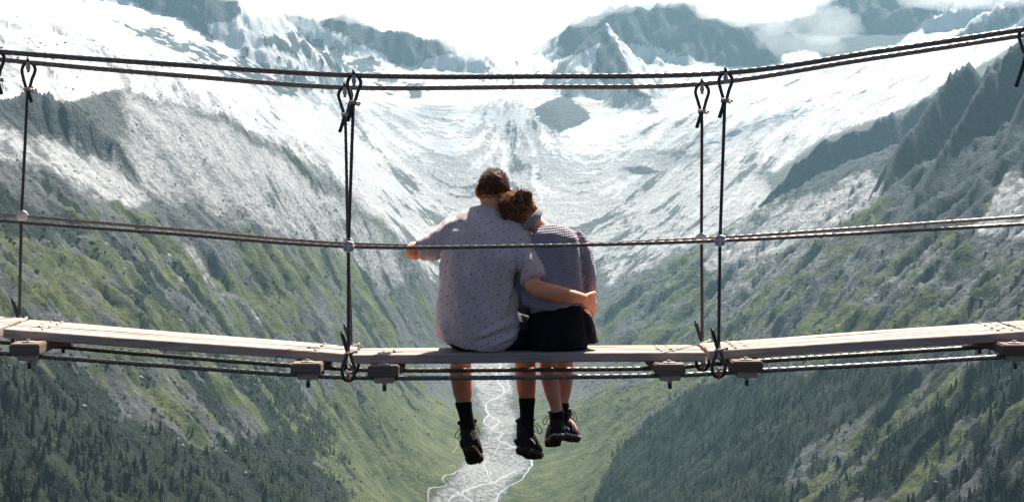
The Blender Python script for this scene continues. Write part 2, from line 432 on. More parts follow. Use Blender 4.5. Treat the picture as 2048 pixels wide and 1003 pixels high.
ribs = sstep(0.12, 0.5, fbm((TX - 0.5 * TZ) / 45, (TX + TZ) / 260, 95, 5, gain=0.62)) * sstep(20, 60, RIDGE_H) * (TY < 7400)  # sunlit ribs of the crags, painted as pale streaks
PALE = np.maximum(PALE, ribs * 0.28)
# grass and scrub on the walls
bare = np.maximum(np.maximum(rock, PALE), S)
gfield = 0.15 + 0.75 * ns1 + 0.55 * ST + 0.35 * RUB - 0.75 * sstep(430, 250, PY) - 0.15 * wall * sstep(250, 0, TX) * sstep(520, 380, PY) + 0.12 * wall + 0.5 * sstep(700, 900, PY) * sstep(420, 200, np.abs(PX - 970))
GR = sstep(0.0, 0.55, gfield) * (1 - bare) * np.clip(wall + sstep(-380, -480, TZ), 0, 1)
green_spots = U(
 poly([(415,535),(470,525),(530,590),(620,660),(580,670),(500,620),(440,580)], 14, 2),
 poly([(100,500),(135,495),(190,555),(150,560),(110,545)], 10, 2),
 poly([(200,700),(260,735),(380,820),(350,830),(260,780)], 10, 2),
 poly([(560,800),(640,800),(760,900),(850,950),(860,1000),(760,980),(640,900)], 22, 2),
 poly([(1040,935),(1100,880),(1200,800),(1290,760),(1250,830),(1150,920),(1060,990)], 20, 2),
 poly([(905,860),(940,850),(960,870),(930,905),(905,930),(890,900)], 8, 1),
)
GR = np.maximum(GR, green_spots * sstep(-0.5, 0.1, ns2)) * (1 - 0.85 * gravel)
sfield = 0.27 + 0.6 * ns2 - 0.85 * ST - 0.35 * G_ - 0.3 * BLK + 0.45 * ns3
SCRUB = sstep(0.05, 0.42, sfield) * wall * (1 - np.maximum(S, PALE * 0.8)) * (1 - 0.8 * rock) * (1 - 0.8 * green_spots) * (1 - gravel)
SCRUB = np.maximum(SCRUB, 0.65 * poly([(-400,330),(0,370),(100,440),(150,470),(60,480),(0,470),(-400,480)], 14, 2))
# the woods at the bottom of both walls
WOOD = U(
 poly([(-500,730),(0,700),(90,740),(170,800),(260,850),(340,850),(420,900),(500,880),(560,850),(640,930),(700,1000),(760,1100),(-500,1100)], 26, 2.2) * sstep(-0.75, -0.3, ns2 + 0.6 * ns1),
 poly([(430,690),(520,700),(600,760),(660,850),(690,930),(640,920),(560,830),(470,760)], 16, 2) * sstep(-0.25, 0.1, ns2),
 poly([(1180,1003),(1230,910),(1300,830),(1400,770),(1500,740),(1620,745),(1700,700),(1800,700),(1830,760),(1700,840),(1600,900),(1560,1003),(1500,1100),(1100,1100)], 20, 1.8),
 poly([(1560,1003),(1640,900),(1760,860),(1900,800),(1960,720),(2048,690),(2500,600),(2500,1100),(1500,1100)], 24, 2.2) * sstep(-0.35, 0.05, ns2 + 0.5 * ns1 - 0.4 * stR),
)
WOOD *= (1 - gravel)
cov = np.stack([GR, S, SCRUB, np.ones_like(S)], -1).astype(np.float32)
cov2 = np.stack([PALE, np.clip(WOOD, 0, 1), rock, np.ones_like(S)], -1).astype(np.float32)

m = NT('mountain_ground')
co = m.coord('Object')
a1 = m.attr('cover'); a2 = m.attr('cover_b')
s1 = m.n('ShaderNodeSeparateColor'); m.l(a1.outputs['Color'], s1.inputs[0])
s2 = m.n('ShaderNodeSeparateColor'); m.l(a2.outputs['Color'], s2.inputs[0])
nf = m.noise(co, 0.085, 8, 0.72); nm = m.noise(co, 0.018, 5, 0.6); nl = m.noise(co, 0.004, 4, 0.55)
def sharpen(sock, src, amt=0.55, lo=0.38, hi=0.62):
    """break a mask's soft edge up with noise"""
    v = m.math('ADD', sock, m.math('MULTIPLY', m.math('SUBTRACT', src, 0.5), amt * 2))
    mr = m.n('ShaderNodeMapRange', interpolation_type='SMOOTHSTEP'); m.l(v, mr.inputs[0])
    mr.inputs[1].default_value = lo; mr.inputs[2].default_value = hi
    return mr.outputs[0]
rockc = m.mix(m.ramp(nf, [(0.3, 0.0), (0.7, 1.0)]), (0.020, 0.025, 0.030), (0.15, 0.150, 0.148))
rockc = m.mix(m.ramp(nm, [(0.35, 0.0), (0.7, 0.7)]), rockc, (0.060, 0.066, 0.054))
crc = m.mix(m.ramp(nf, [(0.3, 0.0), (0.72, 1.0)]), (0.024, 0.030, 0.036), (0.080, 0.085, 0.09))  # crag rock, its colour darkened to stand in for shaded faces
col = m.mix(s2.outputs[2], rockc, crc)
palec = m.mix(m.ramp(nf, [(0.3, 0.0), (0.65, 1.0)]), (0.15, 0.153, 0.157), (0.40, 0.395, 0.385))
col = m.mix(sharpen(s2.outputs[0], nf, 0.35, 0.25, 0.8), col, palec)
grc = m.mix(m.ramp(nm, [(0.3, 0.0), (0.7, 1.0)]), (0.036, 0.052, 0.022), (0.135, 0.145, 0.060))
grc = m.mix(m.ramp(nf, [(0.35, 0.0), (0.75, 0.6)]), grc, (0.026, 0.040, 0.016))
col = m.mix(sharpen(s1.outputs[0], nf, 0.4), col, grc)
scc = m.mix(m.ramp(nf, [(0.3, 0.0), (0.7, 1.0)]), (0.006, 0.011, 0.009), (0.022, 0.031, 0.016))
col = m.mix(sharpen(s1.outputs[2], nf, 0.4), col, scc)
woc = m.mix(m.ramp(nm, [(0.35, 0.0), (0.65, 1.0)]), (0.004, 0.007, 0.006), (0.014, 0.020, 0.010))
col = m.mix(m.math('MULTIPLY', sharpen(s2.outputs[1], nm, 0.3), 0.9), col, woc)
snc = m.mix(m.ramp(nl, [(0.3, 0.0), (0.7, 1.0)]), (0.36, 0.375, 0.39), (0.52, 0.52, 0.52))
col = m.mix(sharpen(s1.outputs[1], nf, 0.42), col, snc)
hgt = m.math('ADD', m.math('MULTIPLY', nf, 1.0), m.math('MULTIPLY', nm, 2.0))
hgt = m.math('MULTIPLY', hgt, m.math('SUBTRACT', 1.0, m.math('MULTIPLY', m.math('MAXIMUM', s1.outputs[1], m.math('MULTIPLY', s2.outputs[0], 0.55)), 0.8)))
M_GROUND = m.bsdf(col, 0.95, 0, 0.1, bump=hgt, bdist=9.0, bstr=1.0)

idx = np.arange(NR * NA).reshape(NR, NA)
FQ = np.stack([idx[:-1, :-1], idx[:-1, 1:], idx[1:, 1:], idx[1:, :-1]], -1).reshape(-1, 4)
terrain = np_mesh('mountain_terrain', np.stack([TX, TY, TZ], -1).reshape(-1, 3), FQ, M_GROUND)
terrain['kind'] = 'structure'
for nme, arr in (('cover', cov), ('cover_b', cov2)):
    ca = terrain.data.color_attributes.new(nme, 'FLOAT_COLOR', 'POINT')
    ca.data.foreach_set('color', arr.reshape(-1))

def land(px, py, lift=0.0):
    """the first point of the terrain met in the direction of a pixel"""
    y = rows
    x = (px - 1024.0) / F * y; zr = (501.5 - py) / F * y
    h = ground_z(x, y)
    hit = np.where((h[1:] >= zr[1:]) & (h[:-1] < zr[:-1]))[0]
    if len(hit) == 0: return None
    i = hit[0]; a = (zr[i] - h[i]); b = (h[i + 1] - zr[i + 1]); t = a / (a + b + 1e-9)
    yy = y[i] + t * (y[i + 1] - y[i])
    return np.array([(px - 1024.0) / F * yy, yy, (501.5 - py) / F * yy + lift])

# haze: even pale air round the camera and the land
hz = bpy.data.materials.new('haze_air'); hz.use_nodes = True
ht = hz.node_tree; ht.nodes.clear()
ho = ht.nodes.new('ShaderNodeOutputMaterial'); hv = ht.nodes.new('ShaderNodeVolumePrincipled')
hv.inputs['Color'].default_value = (0.46, 0.78, 0.93, 1)
hv.inputs['Density'].default_value = 1.7e-5
hv.inputs['Anisotropy'].default_value = 0.4
ht.links.new(hv.outputs[0], ho.inputs['Volume'])
zlo = float(TZ.min()) - 1.0; zhi = float(TZ.max()) + 60.0
xm = float(np.abs(TX).max()) + 50
bx0, bx1, by0, by1 = -xm, xm, -60.0, float(rows[-1]) + 50
hv_ = [(x, y, z) for z in (zlo, zhi) for y in (by0, by1) for x in (bx0, bx1)]
haze = mesh_obj('haze', hv_, [(0, 2, 3, 1), (4, 5, 7, 6), (0, 1, 5, 4), (2, 6, 7, 3), (0, 4, 6, 2), (1, 3, 7, 5)], hz, smooth=False)
haze['kind'] = 'stuff'
print('TERRAIN z', zlo, zhi)
# ------------------------------------------------------------------ materials of the bridge
def make_wood(name, c1, c2, c3, sx=1.3):
    m = NT(name)
    co = m.coord('Object')
    rnd = m.n('ShaderNodeObjectInfo').outputs['Random']
    off = m.n('ShaderNodeVectorMath', operation='ADD'); m.l(co, off.inputs[0])
    sc_ = m.n('ShaderNodeVectorMath', operation='SCALE'); sc_.inputs[0].default_value = (9.1, 3.7, 5.3); m.l(rnd, sc_.inputs['Scale']); m.l(sc_.outputs[0], off.inputs[1])
    g1 = m.noise(m.mapping(off.outputs[0], (sx, 26, 30)), 3.0, 6, 0.65, 0.6)
    g2 = m.noise(m.mapping(off.outputs[0], (sx * 1.6, 60, 70)), 4.0, 4, 0.6)
    big = m.noise(m.mapping(off.outputs[0], (0.9, 3, 3)), 2.0, 4, 0.6)
    c = m.mix(m.ramp(g1, [(0.3, 0.0), (0.7, 1.0)]), c1, c2)
    c = m.mix(m.ramp(g2, [(0.56, 0.0), (0.68, 0.8)]), c, c3)
    c = m.mix(m.ramp(big, [(0.50, 0.0), (0.75, 0.5)]), c, c3)
    c = m.mix(m.math('MULTIPLY', rnd, 0.35), c, c3)
    # knots
    vo = m.n('ShaderNodeTexVoronoi'); m.l(m.mapping(off.outputs[0], (2.2, 7, 7)), vo.inputs['Vector']); vo.inputs['Scale'].default_value = 1.0
    c = m.mix(m.ramp(vo.outputs['Distance'], [(0.06, 0.85), (0.13, 0.0)]), c, (0.05, 0.035, 0.028))
    return m.bsdf(c, 0.85, 0, 0.25, bump=m.math('ADD', g1, m.math('MULTIPLY', g2, 0.7)), bdist=0.004, bstr=0.8)
M_WOOD = make_wood('weathered_board', (0.36, 0.275, 0.215), (0.62, 0.53, 0.45), (0.17, 0.11, 0.08))
M_BEAM = make_wood('weathered_beam', (0.17, 0.115, 0.078), (0.30, 0.212, 0.150), (0.07, 0.048, 0.034))
M_BLOCK = make_wood('pale_clamp_wood', (0.60, 0.42, 0.29), (0.74, 0.57, 0.43), (0.34, 0.22, 0.15))
def make_steel(name, c1, c2, rough, metal, scale=60):
    m = NT(name); n = m.noise(m.coord('Object'), scale, 4, 0.6)
    c = m.mix(m.ramp(n, [(0.35, 0.0), (0.7, 1.0)]), c1, c2)
    return m.bsdf(c, rough, metal, 0.5, bump=n, bdist=0.001, bstr=0.3)
M_CABLE = make_steel('wire_rope', (0.12, 0.10, 0.085), (0.36, 0.31, 0.27), 0.30, 0.55, 90)
M_HANG = make_steel('hanger_wire', (0.05, 0.04, 0.034), (0.11, 0.088, 0.072), 0.5, 0.4, 110)
M_GALV = make_steel('galvanised_steel', (0.42, 0.33, 0.26), (0.70, 0.60, 0.51), 0.5, 0.3, 80)
M_PLATE = make_steel('bright_zinc', (0.66, 0.57, 0.51), (0.86, 0.78, 0.72), 0.5, 0.1, 60)
M_BOLT = make_steel('grey_bolt_steel', (0.30, 0.27, 0.25), (0.44, 0.40, 0.37), 0.45, 0.5, 80)
M_RUST = make_steel('rusty_steel', (0.30, 0.13, 0.06), (0.48, 0.27, 0.14), 0.7, 0.2, 120)
M_TAIL = make_steel('black_sleeve', (0.012, 0.012, 0.012), (0.025, 0.025, 0.025), 0.5, 0.0, 50)

# ------------------------------------------------------------------ shape helpers
def frames(pts, ref=Vector((0, 0, 1))):
    """tangent, side, up for every point of a path"""
    out = []
    n = len(pts)
    for i in range(n):
        t = (pts[min(i + 1, n - 1)] - pts[max(i - 1, 0)]).normalized()
        s = ref - t * ref.dot(t)
        if s.length < 1e-4:
            s = Vector((0, 1, 0)) - t * t.y
            if s.length < 1e-4: s = Vector((1, 0, 0))
        s.normalize()
        out.append((t, s, t.cross(s)))
    return out
def smooth_path(pts, sub=8):
    """Catmull-Rom through the points"""
    pts = [Vector(p) for p in pts]
    if len(pts) < 3: 
        return [pts[0].lerp(pts[1], i / sub) for i in range(sub + 1)]
    P_ = [pts[0] * 2 - pts[1]] + pts + [pts[-1] * 2 - pts[-2]]
    out = []
    for i in range(1, len(P_) - 2):
        a, b, c, d = P_[i - 1], P_[i], P_[i + 1], P_[i + 2]
        for k in range(sub):
            t = k / sub
            out.append(0.5 * ((2 * b) + (c - a) * t + (2 * a - 5 * b + 4 * c - d) * t * t + (3 * b - a - 3 * c + d) * t ** 3))
    out.append(pts[-1])
    return out
def ring_tube(pts, rads, n=12, ref=Vector((0, 0, 1)), power=2.0, cap=0.6):
    """closed tube; rads: one (a along ref, b across) or scalar per point; returns verts, faces"""
    pts = [Vector(p) for p in pts]
    rr = [r if isinstance(r, (tuple, list)) else (r, r) for r in rads]
    fr = frames(pts, ref)
    V, Fc = [], []
    def ring(c, s, u, a, b):
        base = len(V)
        for k in range(n):
            th = 2 * math.pi * k / n
            cs, sn = math.cos(th), math.sin(th)
            cx = math.copysign(abs(cs) ** (2 / power), cs); sx = math.copysign(abs(sn) ** (2 / power), sn)
            V.append(c + s * (a * cx) + u * (b * sx))
        return base
    bases = []
    if cap > 0:
        t, s, u = fr[0]; a, b = rr[0]; m_ = min(a, b)
        bases.append(ring(pts[0] - t * m_ * cap, s, u, a * 0.45, b * 0.45)); bases.append(ring(pts[0] - t * m_ * cap * 0.55, s, u, a * 0.82, b * 0.82))
    for p, (t, s, u), (a, b) in zip(pts, fr, rr): bases.append(ring(p, s, u, a, b))
    if cap > 0:
        t, s, u = fr[-1]; a, b = rr[-1]; m_ = min(a, b)
        bases.append(ring(pts[-1] + t * m_ * cap * 0.55, s, u, a * 0.82, b * 0.82)); bases.append(ring(pts[-1] + t * m_ * cap, s, u, a * 0.45, b * 0.45))
    for p, q in zip(bases[:-1], bases[1:]):
        for k in range(n):
            k2 = (k + 1) % n
            Fc.append((p + k, p + k2, q + k2, q + k))
    Fc.append(tuple(bases[0] + k for k in range(n - 1, -1, -1))); Fc.append(tuple(bases[-1] + k for k in range(n)))
    return V, Fc
def join(parts):
    V, Fc = [], []
    for v, f in parts:
        o = len(V); V += list(v); Fc += [tuple(i + o for i in q) for q in f]
    return V, Fc
def box_part(cx, cy, cz, sx, sy, sz, ch=0.004):
    """box with chamfered edges"""
    bm = bmesh.new()
    bmesh.ops.create_cube(bm, size=1.0, matrix=Matrix.Translation((cx, cy, cz)) @ Matrix.Diagonal((sx, sy, sz, 1)))
    if ch: bmesh.ops.bevel(bm, geom=bm.edges[:], offset=ch, segments=2, affect='EDGES')
    bm.verts.index_update()
    V = [v.co.copy() for v in bm.verts]; Fc = [tuple(v.index for v in f.verts) for f in bm.faces]
    bm.free(); return V, Fc
def disc_part(c, axis, r, th, n=20, ch=0.15):
    """short bevelled cylinder about axis, centre c"""
    axis = Vector(axis).normalized()
    a = c - axis * th / 2; b = c + axis * th / 2
    e = min(th * 0.3, r * ch)
    ref = Vector((0, 0, 1)) if abs(axis.z) < 0.9 else Vector((1, 0, 0))
    return ring_tube([a, a + axis * e, b - axis * e, b], [r - e, r, r, r - e], n, ref, cap=0)
def blob_part(c, r, rot=None, n=20, m=12):
    """ellipsoid"""
    V, Fc = [], []
    R_ = rot.to_matrix() if rot is not None else Matrix.Identity(3)
    for i in range(m + 1):
        ph = math.pi * i / m
        for k in range(n):
            th = 2 * math.pi * k / n
            V.append(Vector(c) + R_ @ Vector((r[0] * math.sin(ph) * math.cos(th), r[1] * math.sin(ph) * math.sin(th), r[2] * math.cos(ph))))
    for i in range(m):
        for k in range(n):
            k2 = (k + 1) % n
            Fc.append((i * n + k, (i + 1) * n + k, (i + 1) * n + k2, i * n + k2))
    return V, Fc

# ------------------------------------------------------------------ the suspension footbridge
Y_NEAR, Y_FAR, Y_D0, Y_D1 = 8.90, 9.55, 8.99, 9.50
bridge = bpy.data.objects.new('suspension_footbridge', None)
COL.objects.link(bridge)
bridge.location = at(1057, 715, 9.25)
bridge.empty_display_size = 0.2
tag(bridge, 'narrow suspension footbridge of weathered boards hung on twisted steel cables above the valley', 'footbridge')
BINV = Matrix.Translation(-bridge.location)
def bpart(name, part, mat, parent=None, smooth=False):
    """part of the bridge; geometry given in world space"""
    V, Fc = part
    c = sum(V, Vector()) / len(V)
    o = mesh_obj(name, [v - c for v in V], Fc, mat, smooth=smooth)
    par = parent or bridge
    o.parent = par
    w = Vector(par.location)
    while par.parent: par = par.parent; w = w + Vector(par.location)
    o.location = c - w
    return o

def twisted_cable(name, pix, Y, R, lay=0.27, step=0.013, strands=6):
    pts = [at(x, y, Y) for x, y in pix]
    path = smooth_path(pts, 40)
    # resample evenly
    A = np.array([tuple(p) for p in path]); d = np.r_[0, np.cumsum(np.linalg.norm(np.diff(A, axis=0), axis=1))]
    n = int(d[-1] / step); s = np.linspace(0, d[-1], n)
    A = np.stack([np.interp(s, d, A[:, k]) for k in range(3)], 1)
    T = np.gradient(A, axis=0); T /= np.linalg.norm(T, axis=1, keepdims=True)
    up = np.array([0, 0, 1.0]); S_ = up - T * (T @ up)[:, None]; S_ /= np.linalg.norm(S_, axis=1, keepdims=True); B_ = np.cross(T, S_)
    K = strands * 5
    th = np.arange(K) * 2 * np.pi / K
    rs = R * math.sin(math.pi / strands) / (1 + math.sin(math.pi / strands)) * 0.82; rc = R - rs
    loc = (np.mod(th, 2 * np.pi / strands) - np.pi / strands)
    prof = rc * np.cos(loc) + np.sqrt(np.maximum(rs ** 2 - (rc * np.sin(loc)) ** 2, 0))
    ang = th[None] - (s / lay * 2 * np.pi)[:, None]
    V = A[:, None] + prof[None, :, None] * (np.cos(ang)[..., None] * S_[:, None] + np.sin(ang)[..., None] * B_[:, None])
    V = V.reshape(-1, 3)
    c = V.mean(0)
    i = np.arange(n * K).reshape(n, K); j = np.roll(i, -1, 1)
    Fq = np.stack([i[:-1], i[1:], j[1:], j[:-1]], -1).reshape(-1, 4)
    o = np_mesh(name, V - c, Fq, M_CABLE, bridge, smooth=True)
    o.location = Vector(c) - bridge.location
    return o
CABLES = {
 'upper_near': ([(-420,62),(-20,102),(330,128),(708,151),(1070,153),(1450,146),(1750,104),(2052,58),(2480,-8)], Y_NEAR, 0.0132),
 'upper_far': ([(-420,76),(57,125),(370,152),(690,175),(1050,174),(1404,168),(1720,121),(2046,71),(2480,4)], Y_FAR, 0.0130),
 'hand_near': ([(-420,401),(-10,440),(340,467),(697,493),(1070,491.5),(1440,481),(1750,465),(2048,448),(2480,420)], Y_NEAR, 0.0092),
 'hand_far': ([(-420,392),(43,432),(360,459),(695,487),(1050,490.5),(1403,477),(1720,456),(2048,433),(2480,402)], Y_FAR, 0.0092),
 'low_near': ([(-420,668),(45,709),(320,730),(610,750),(765,755),(1050,754),(1340,750),(1495,742),(1760,728),(2030,711),(2480,680)], Y_NEAR, 0.0118),
 'low_far': ([(-420,650),(85,690),(330,711),(650,735),(800,740),(1050,739),(1310,736),(1450,726),(1720,709),(2000,691),(2480,660)], Y_FAR, 0.0118),
}
CLAB = {'upper_near': 'uppermost steel cable on the near side', 'upper_far': 'uppermost steel cable on the far side', 'hand_near': 'thin handrail cable on the near side that crosses the couple', 'hand_far': 'thin handrail cable on the far side', 'low_near': 'lowest cable under the near edge of the deck', 'low_far': 'cable under the far edge of the deck'}
for k, (pix, Y, R) in CABLES.items():
    o = twisted_cable('steel_cable', pix, Y, R); o['label'] = CLAB[k]
def cable_y(k, x):
    pix = CABLES[k][0]; p = [at(a, b, 1) for a, b in pix]
    pa = smooth_path([Vector((a, b, 0)) for a, b in pix], 12)
    return float(np.interp(x, [q.x for q in pa], [q.y for q in pa]))

# deck: five spans of four long boards
SPANS = [  # x0, x1, near top y at both ends, far top y at both ends (far edge at Y_D1)
 (-700, -2, 604, 656, 585, 636),
 (6, 697, 657.5, 707, 638, 692),
 (703, 1412, 708.5, 702.5, 696.5, 688.5),
 (1419, 2050, 701.5, 662, 686, 643),
 (2057, 2760, 661.5, 612, 642, 594),
]
TH = 0.045
boards = []
rb = random.Random(5)
for si, (x0, x1, n0, n1, f0, f1) in enumerate(SPANS):
    row = []
    for b in range(4):
        t0, t1 = b / 4, (b + 1) / 4
        gap = 0.0035
        Ya = Y_D0 + (Y_D1 - Y_D0) * t0 + (gap if b else 0); Yb = Y_D0 + (Y_D1 - Y_D0) * t1 - gap
        V = []
        e0 = rb.uniform(-0.004, 0.004); e1 = rb.uniform(-0.004, 0.004); dzb = rb.uniform(-0.002, 0.002)
        xa0, xa1 = (x0 - 1024) / F * Y_D0 + e0, (x1 - 1024) / F * Y_D0 + e1
        N = 14
        for i in range(N + 1):
            u = i / N
            zn = (501.5 - (n0 + (n1 - n0) * u)) / F * Y_D0; zf = (501.5 - (f0 + (f1 - f0) * u)) / F * Y_D1
            x = xa0 + (xa1 - xa0) * u
            wv = 0.0012 * math.sin(u * 9 + b * 2 + si)
            for (Y, t, dz_) in ((Ya, t0, 0), (Ya, t0, -TH), (Yb, t1, -TH), (Yb, t1, 0)):
                V.append(Vector((x, Y + (wv if dz_ == 0 else wv), zn + (zf - zn) * t + dz_ + dzb + wv)))
        bm = bmesh.new()
        vs = [bm.verts.new(v) for v in V]
        for i in range(N):
            for k in range(4):
                k2 = (k + 1) % 4
                bm.faces.new((vs[i * 4 + k], vs[i * 4 + k2], vs[i * 4 + 4 + k2], vs[i * 4 + 4 + k]))
        bm.faces.new((vs[3], vs[2], vs[1], vs[0])); bm.faces.new((vs[N * 4], vs[N * 4 + 1], vs[N * 4 + 2], vs[N * 4 + 3]))
        bmesh.ops.recalc_face_normals(bm, faces=bm.faces[:])
        eds = [e for e in bm.edges if e.calc_face_angle(0) > 0.6]
        bmesh.ops.bevel(bm, geom=eds, offset=0.004, segments=1, affect='EDGES')
        bm.verts.index_update()
        part = ([v.co.copy() for v in bm.verts], [tuple(v.index for v in f.verts) for f in bm.faces]); bm.free()
        o = bpart('deck_board', part, M_WOOD)
        row.append((o, Ya, Yb, t0, t1))
    boards.append(row)
def deck_z(px_near, t, span):
    x0, x1, n0, n1, f0, f1 = SPANS[span]
    u = (px_near - x0) / (x1 - x0)
    zn = (501.5 - (n0 + (n1 - n0) * u)) / F * Y_D0; zf = (501.5 - (f0 + (f1 - f0) * u)) / F * Y_D1
    return zn + (zf - zn) * t

# cross beams under the deck, clamped to the lowest cables
def hexbolt(c, r, h):
    return ring_tube([c, c + Vector((0, 0, h))], [r, r], 6, Vector((1, 0, 0)), cap=0)
for bi, (px, span, byt, byb) in enumerate([(-640, 0, 633, 656), (48, 1, 683, 706), (611, 1, 722, 745), (765, 2, 730, 753), (1341, 2, 726, 748), (1496, 3, 719, 741), (2038, 3, 685, 707), (2620, 4, 645, 667)]):
    Yf = 8.815; w = 0.145
    xw = (px - 1024) / F * Yf
    zt = deck_z(px, 0.0, span) - TH - 0.002
    zt = min(zt, (501.5 - byt) / F * Yf); zb = (501.5 - byb) / F * Yf
    tilt = deck_z(px, 1.0, span) - deck_z(px, 0.0, span)
    v, f = box_part(xw, (Yf + 9.66) / 2, (zt + zb) / 2, w, 9.66 - Yf, zt - zb, 0.006)
    v = [p + Vector((0, 0, tilt * (p.y - Y_D0) / (Y_D1 - Y_D0))) for p in v]
    beam = bpart('cross_beam', (v, f), M_BEAM)
    for Yc, ck in ((Y_NEAR - 0.005, 'low_near'), (Y_FAR + 0.02, 'low_far')):
        dzt = tilt * (Yc - Y_D0) / (Y_D1 - Y_D0)
        cb = Vector((xw + 0.004, Yc, 0))
        blk = bpart('clamp_block', box_part(cb.x, Yc, zb + dzt - 0.0175, 0.098, 0.085, 0.031, 0.003), M_BLOCK, beam)
        wsh = bpart('washer', disc_part(Vector((cb.x - 0.004, Yc, zt + dzt + 0.003)), (0, 0, 1), 0.031, 0.006, 24), M_GALV, beam)
        bpart('bolt', join([hexbolt(Vector((cb.x - 0.004, Yc, zt + dzt + 0.0061)), 0.0115, 0.009), ]), M_BOLT, beam)
        bpart('nut', join([hexbolt(Vector((cb.x, Yc, zb + dzt - 0.046)), 0.011, 0.0125), disc_part(Vector((cb.x, Yc, zb + dzt - 0.0345)), (0, 0, 1), 0.014, 0.003)]), M_GALV, beam)
        bpart('bolt_end', disc_part(Vector((cb.x, Yc, zb + dzt - 0.058)), (0, 0, 1), 0.0095, 0.03, 12), M_TAIL, beam)
    # coach screws through every board into the beam
    for (o, Ya, Yb, t0, t1) in boards[span]:
        for q in range(2):
            Yc = Ya + (Yb - Ya) * (0.5 if q == 0 else 0.5); dx = (-0.028, 0.03)[q]
            c = Vector((xw + dx + rb.uniform(-0.006, 0.006), Yc + rb.uniform(-0.03, 0.03), deck_z(px, (t0 + t1) / 2, span) + 0.001))
            bpart('screw', disc_part(c, (0, 0, 1), 0.009, 0.008, 12, 0.4), M_GALV, o)

# hangers: a rope with a clamped eye at both ends, a tail, a hook on the upper cable and a plate on the handrail
def rope_part(pts, r, n=8, sub=8): 
    pa = smooth_path(pts, sub) if len(pts) > 2 else [Vector(p) for p in pts]
    return ring_tube(pa, [r] * len(pa), n, Vector((0, 1, 0)), cap=0.3)
def lay_rope(a, b, r, lay=0.12, strands=6):
    """straight rope with shallow strands"""
    L = (b - a).length; n = max(2, int(L / 0.012)); pts = [a.lerp(b, i / n) for i in range(n + 1)]
    t = (b - a).normalized(); s = Vector((0, 1, 0)) - t * t.y; s.normalize(); u = t.cross(s); V, Fc = [], []
    K = 12
    for i, p in enumerate(pts):
        tw = i * L / n / lay * 2 * math.pi
        for k in range(K):
            th = k * 2 * math.pi / K
            rr = r * (1.0 if (k % 2) else 0.86)
            V.append(p + s * (rr * math.cos(th + tw)) + u * (rr * math.sin(th + tw)))
    for i in range(n):
        for k in range(K):
            k2 = (k + 1) % K; Fc.append((i * K + k, i * K + K + k, i * K + K + k2, i * K + k2))
    return V, Fc
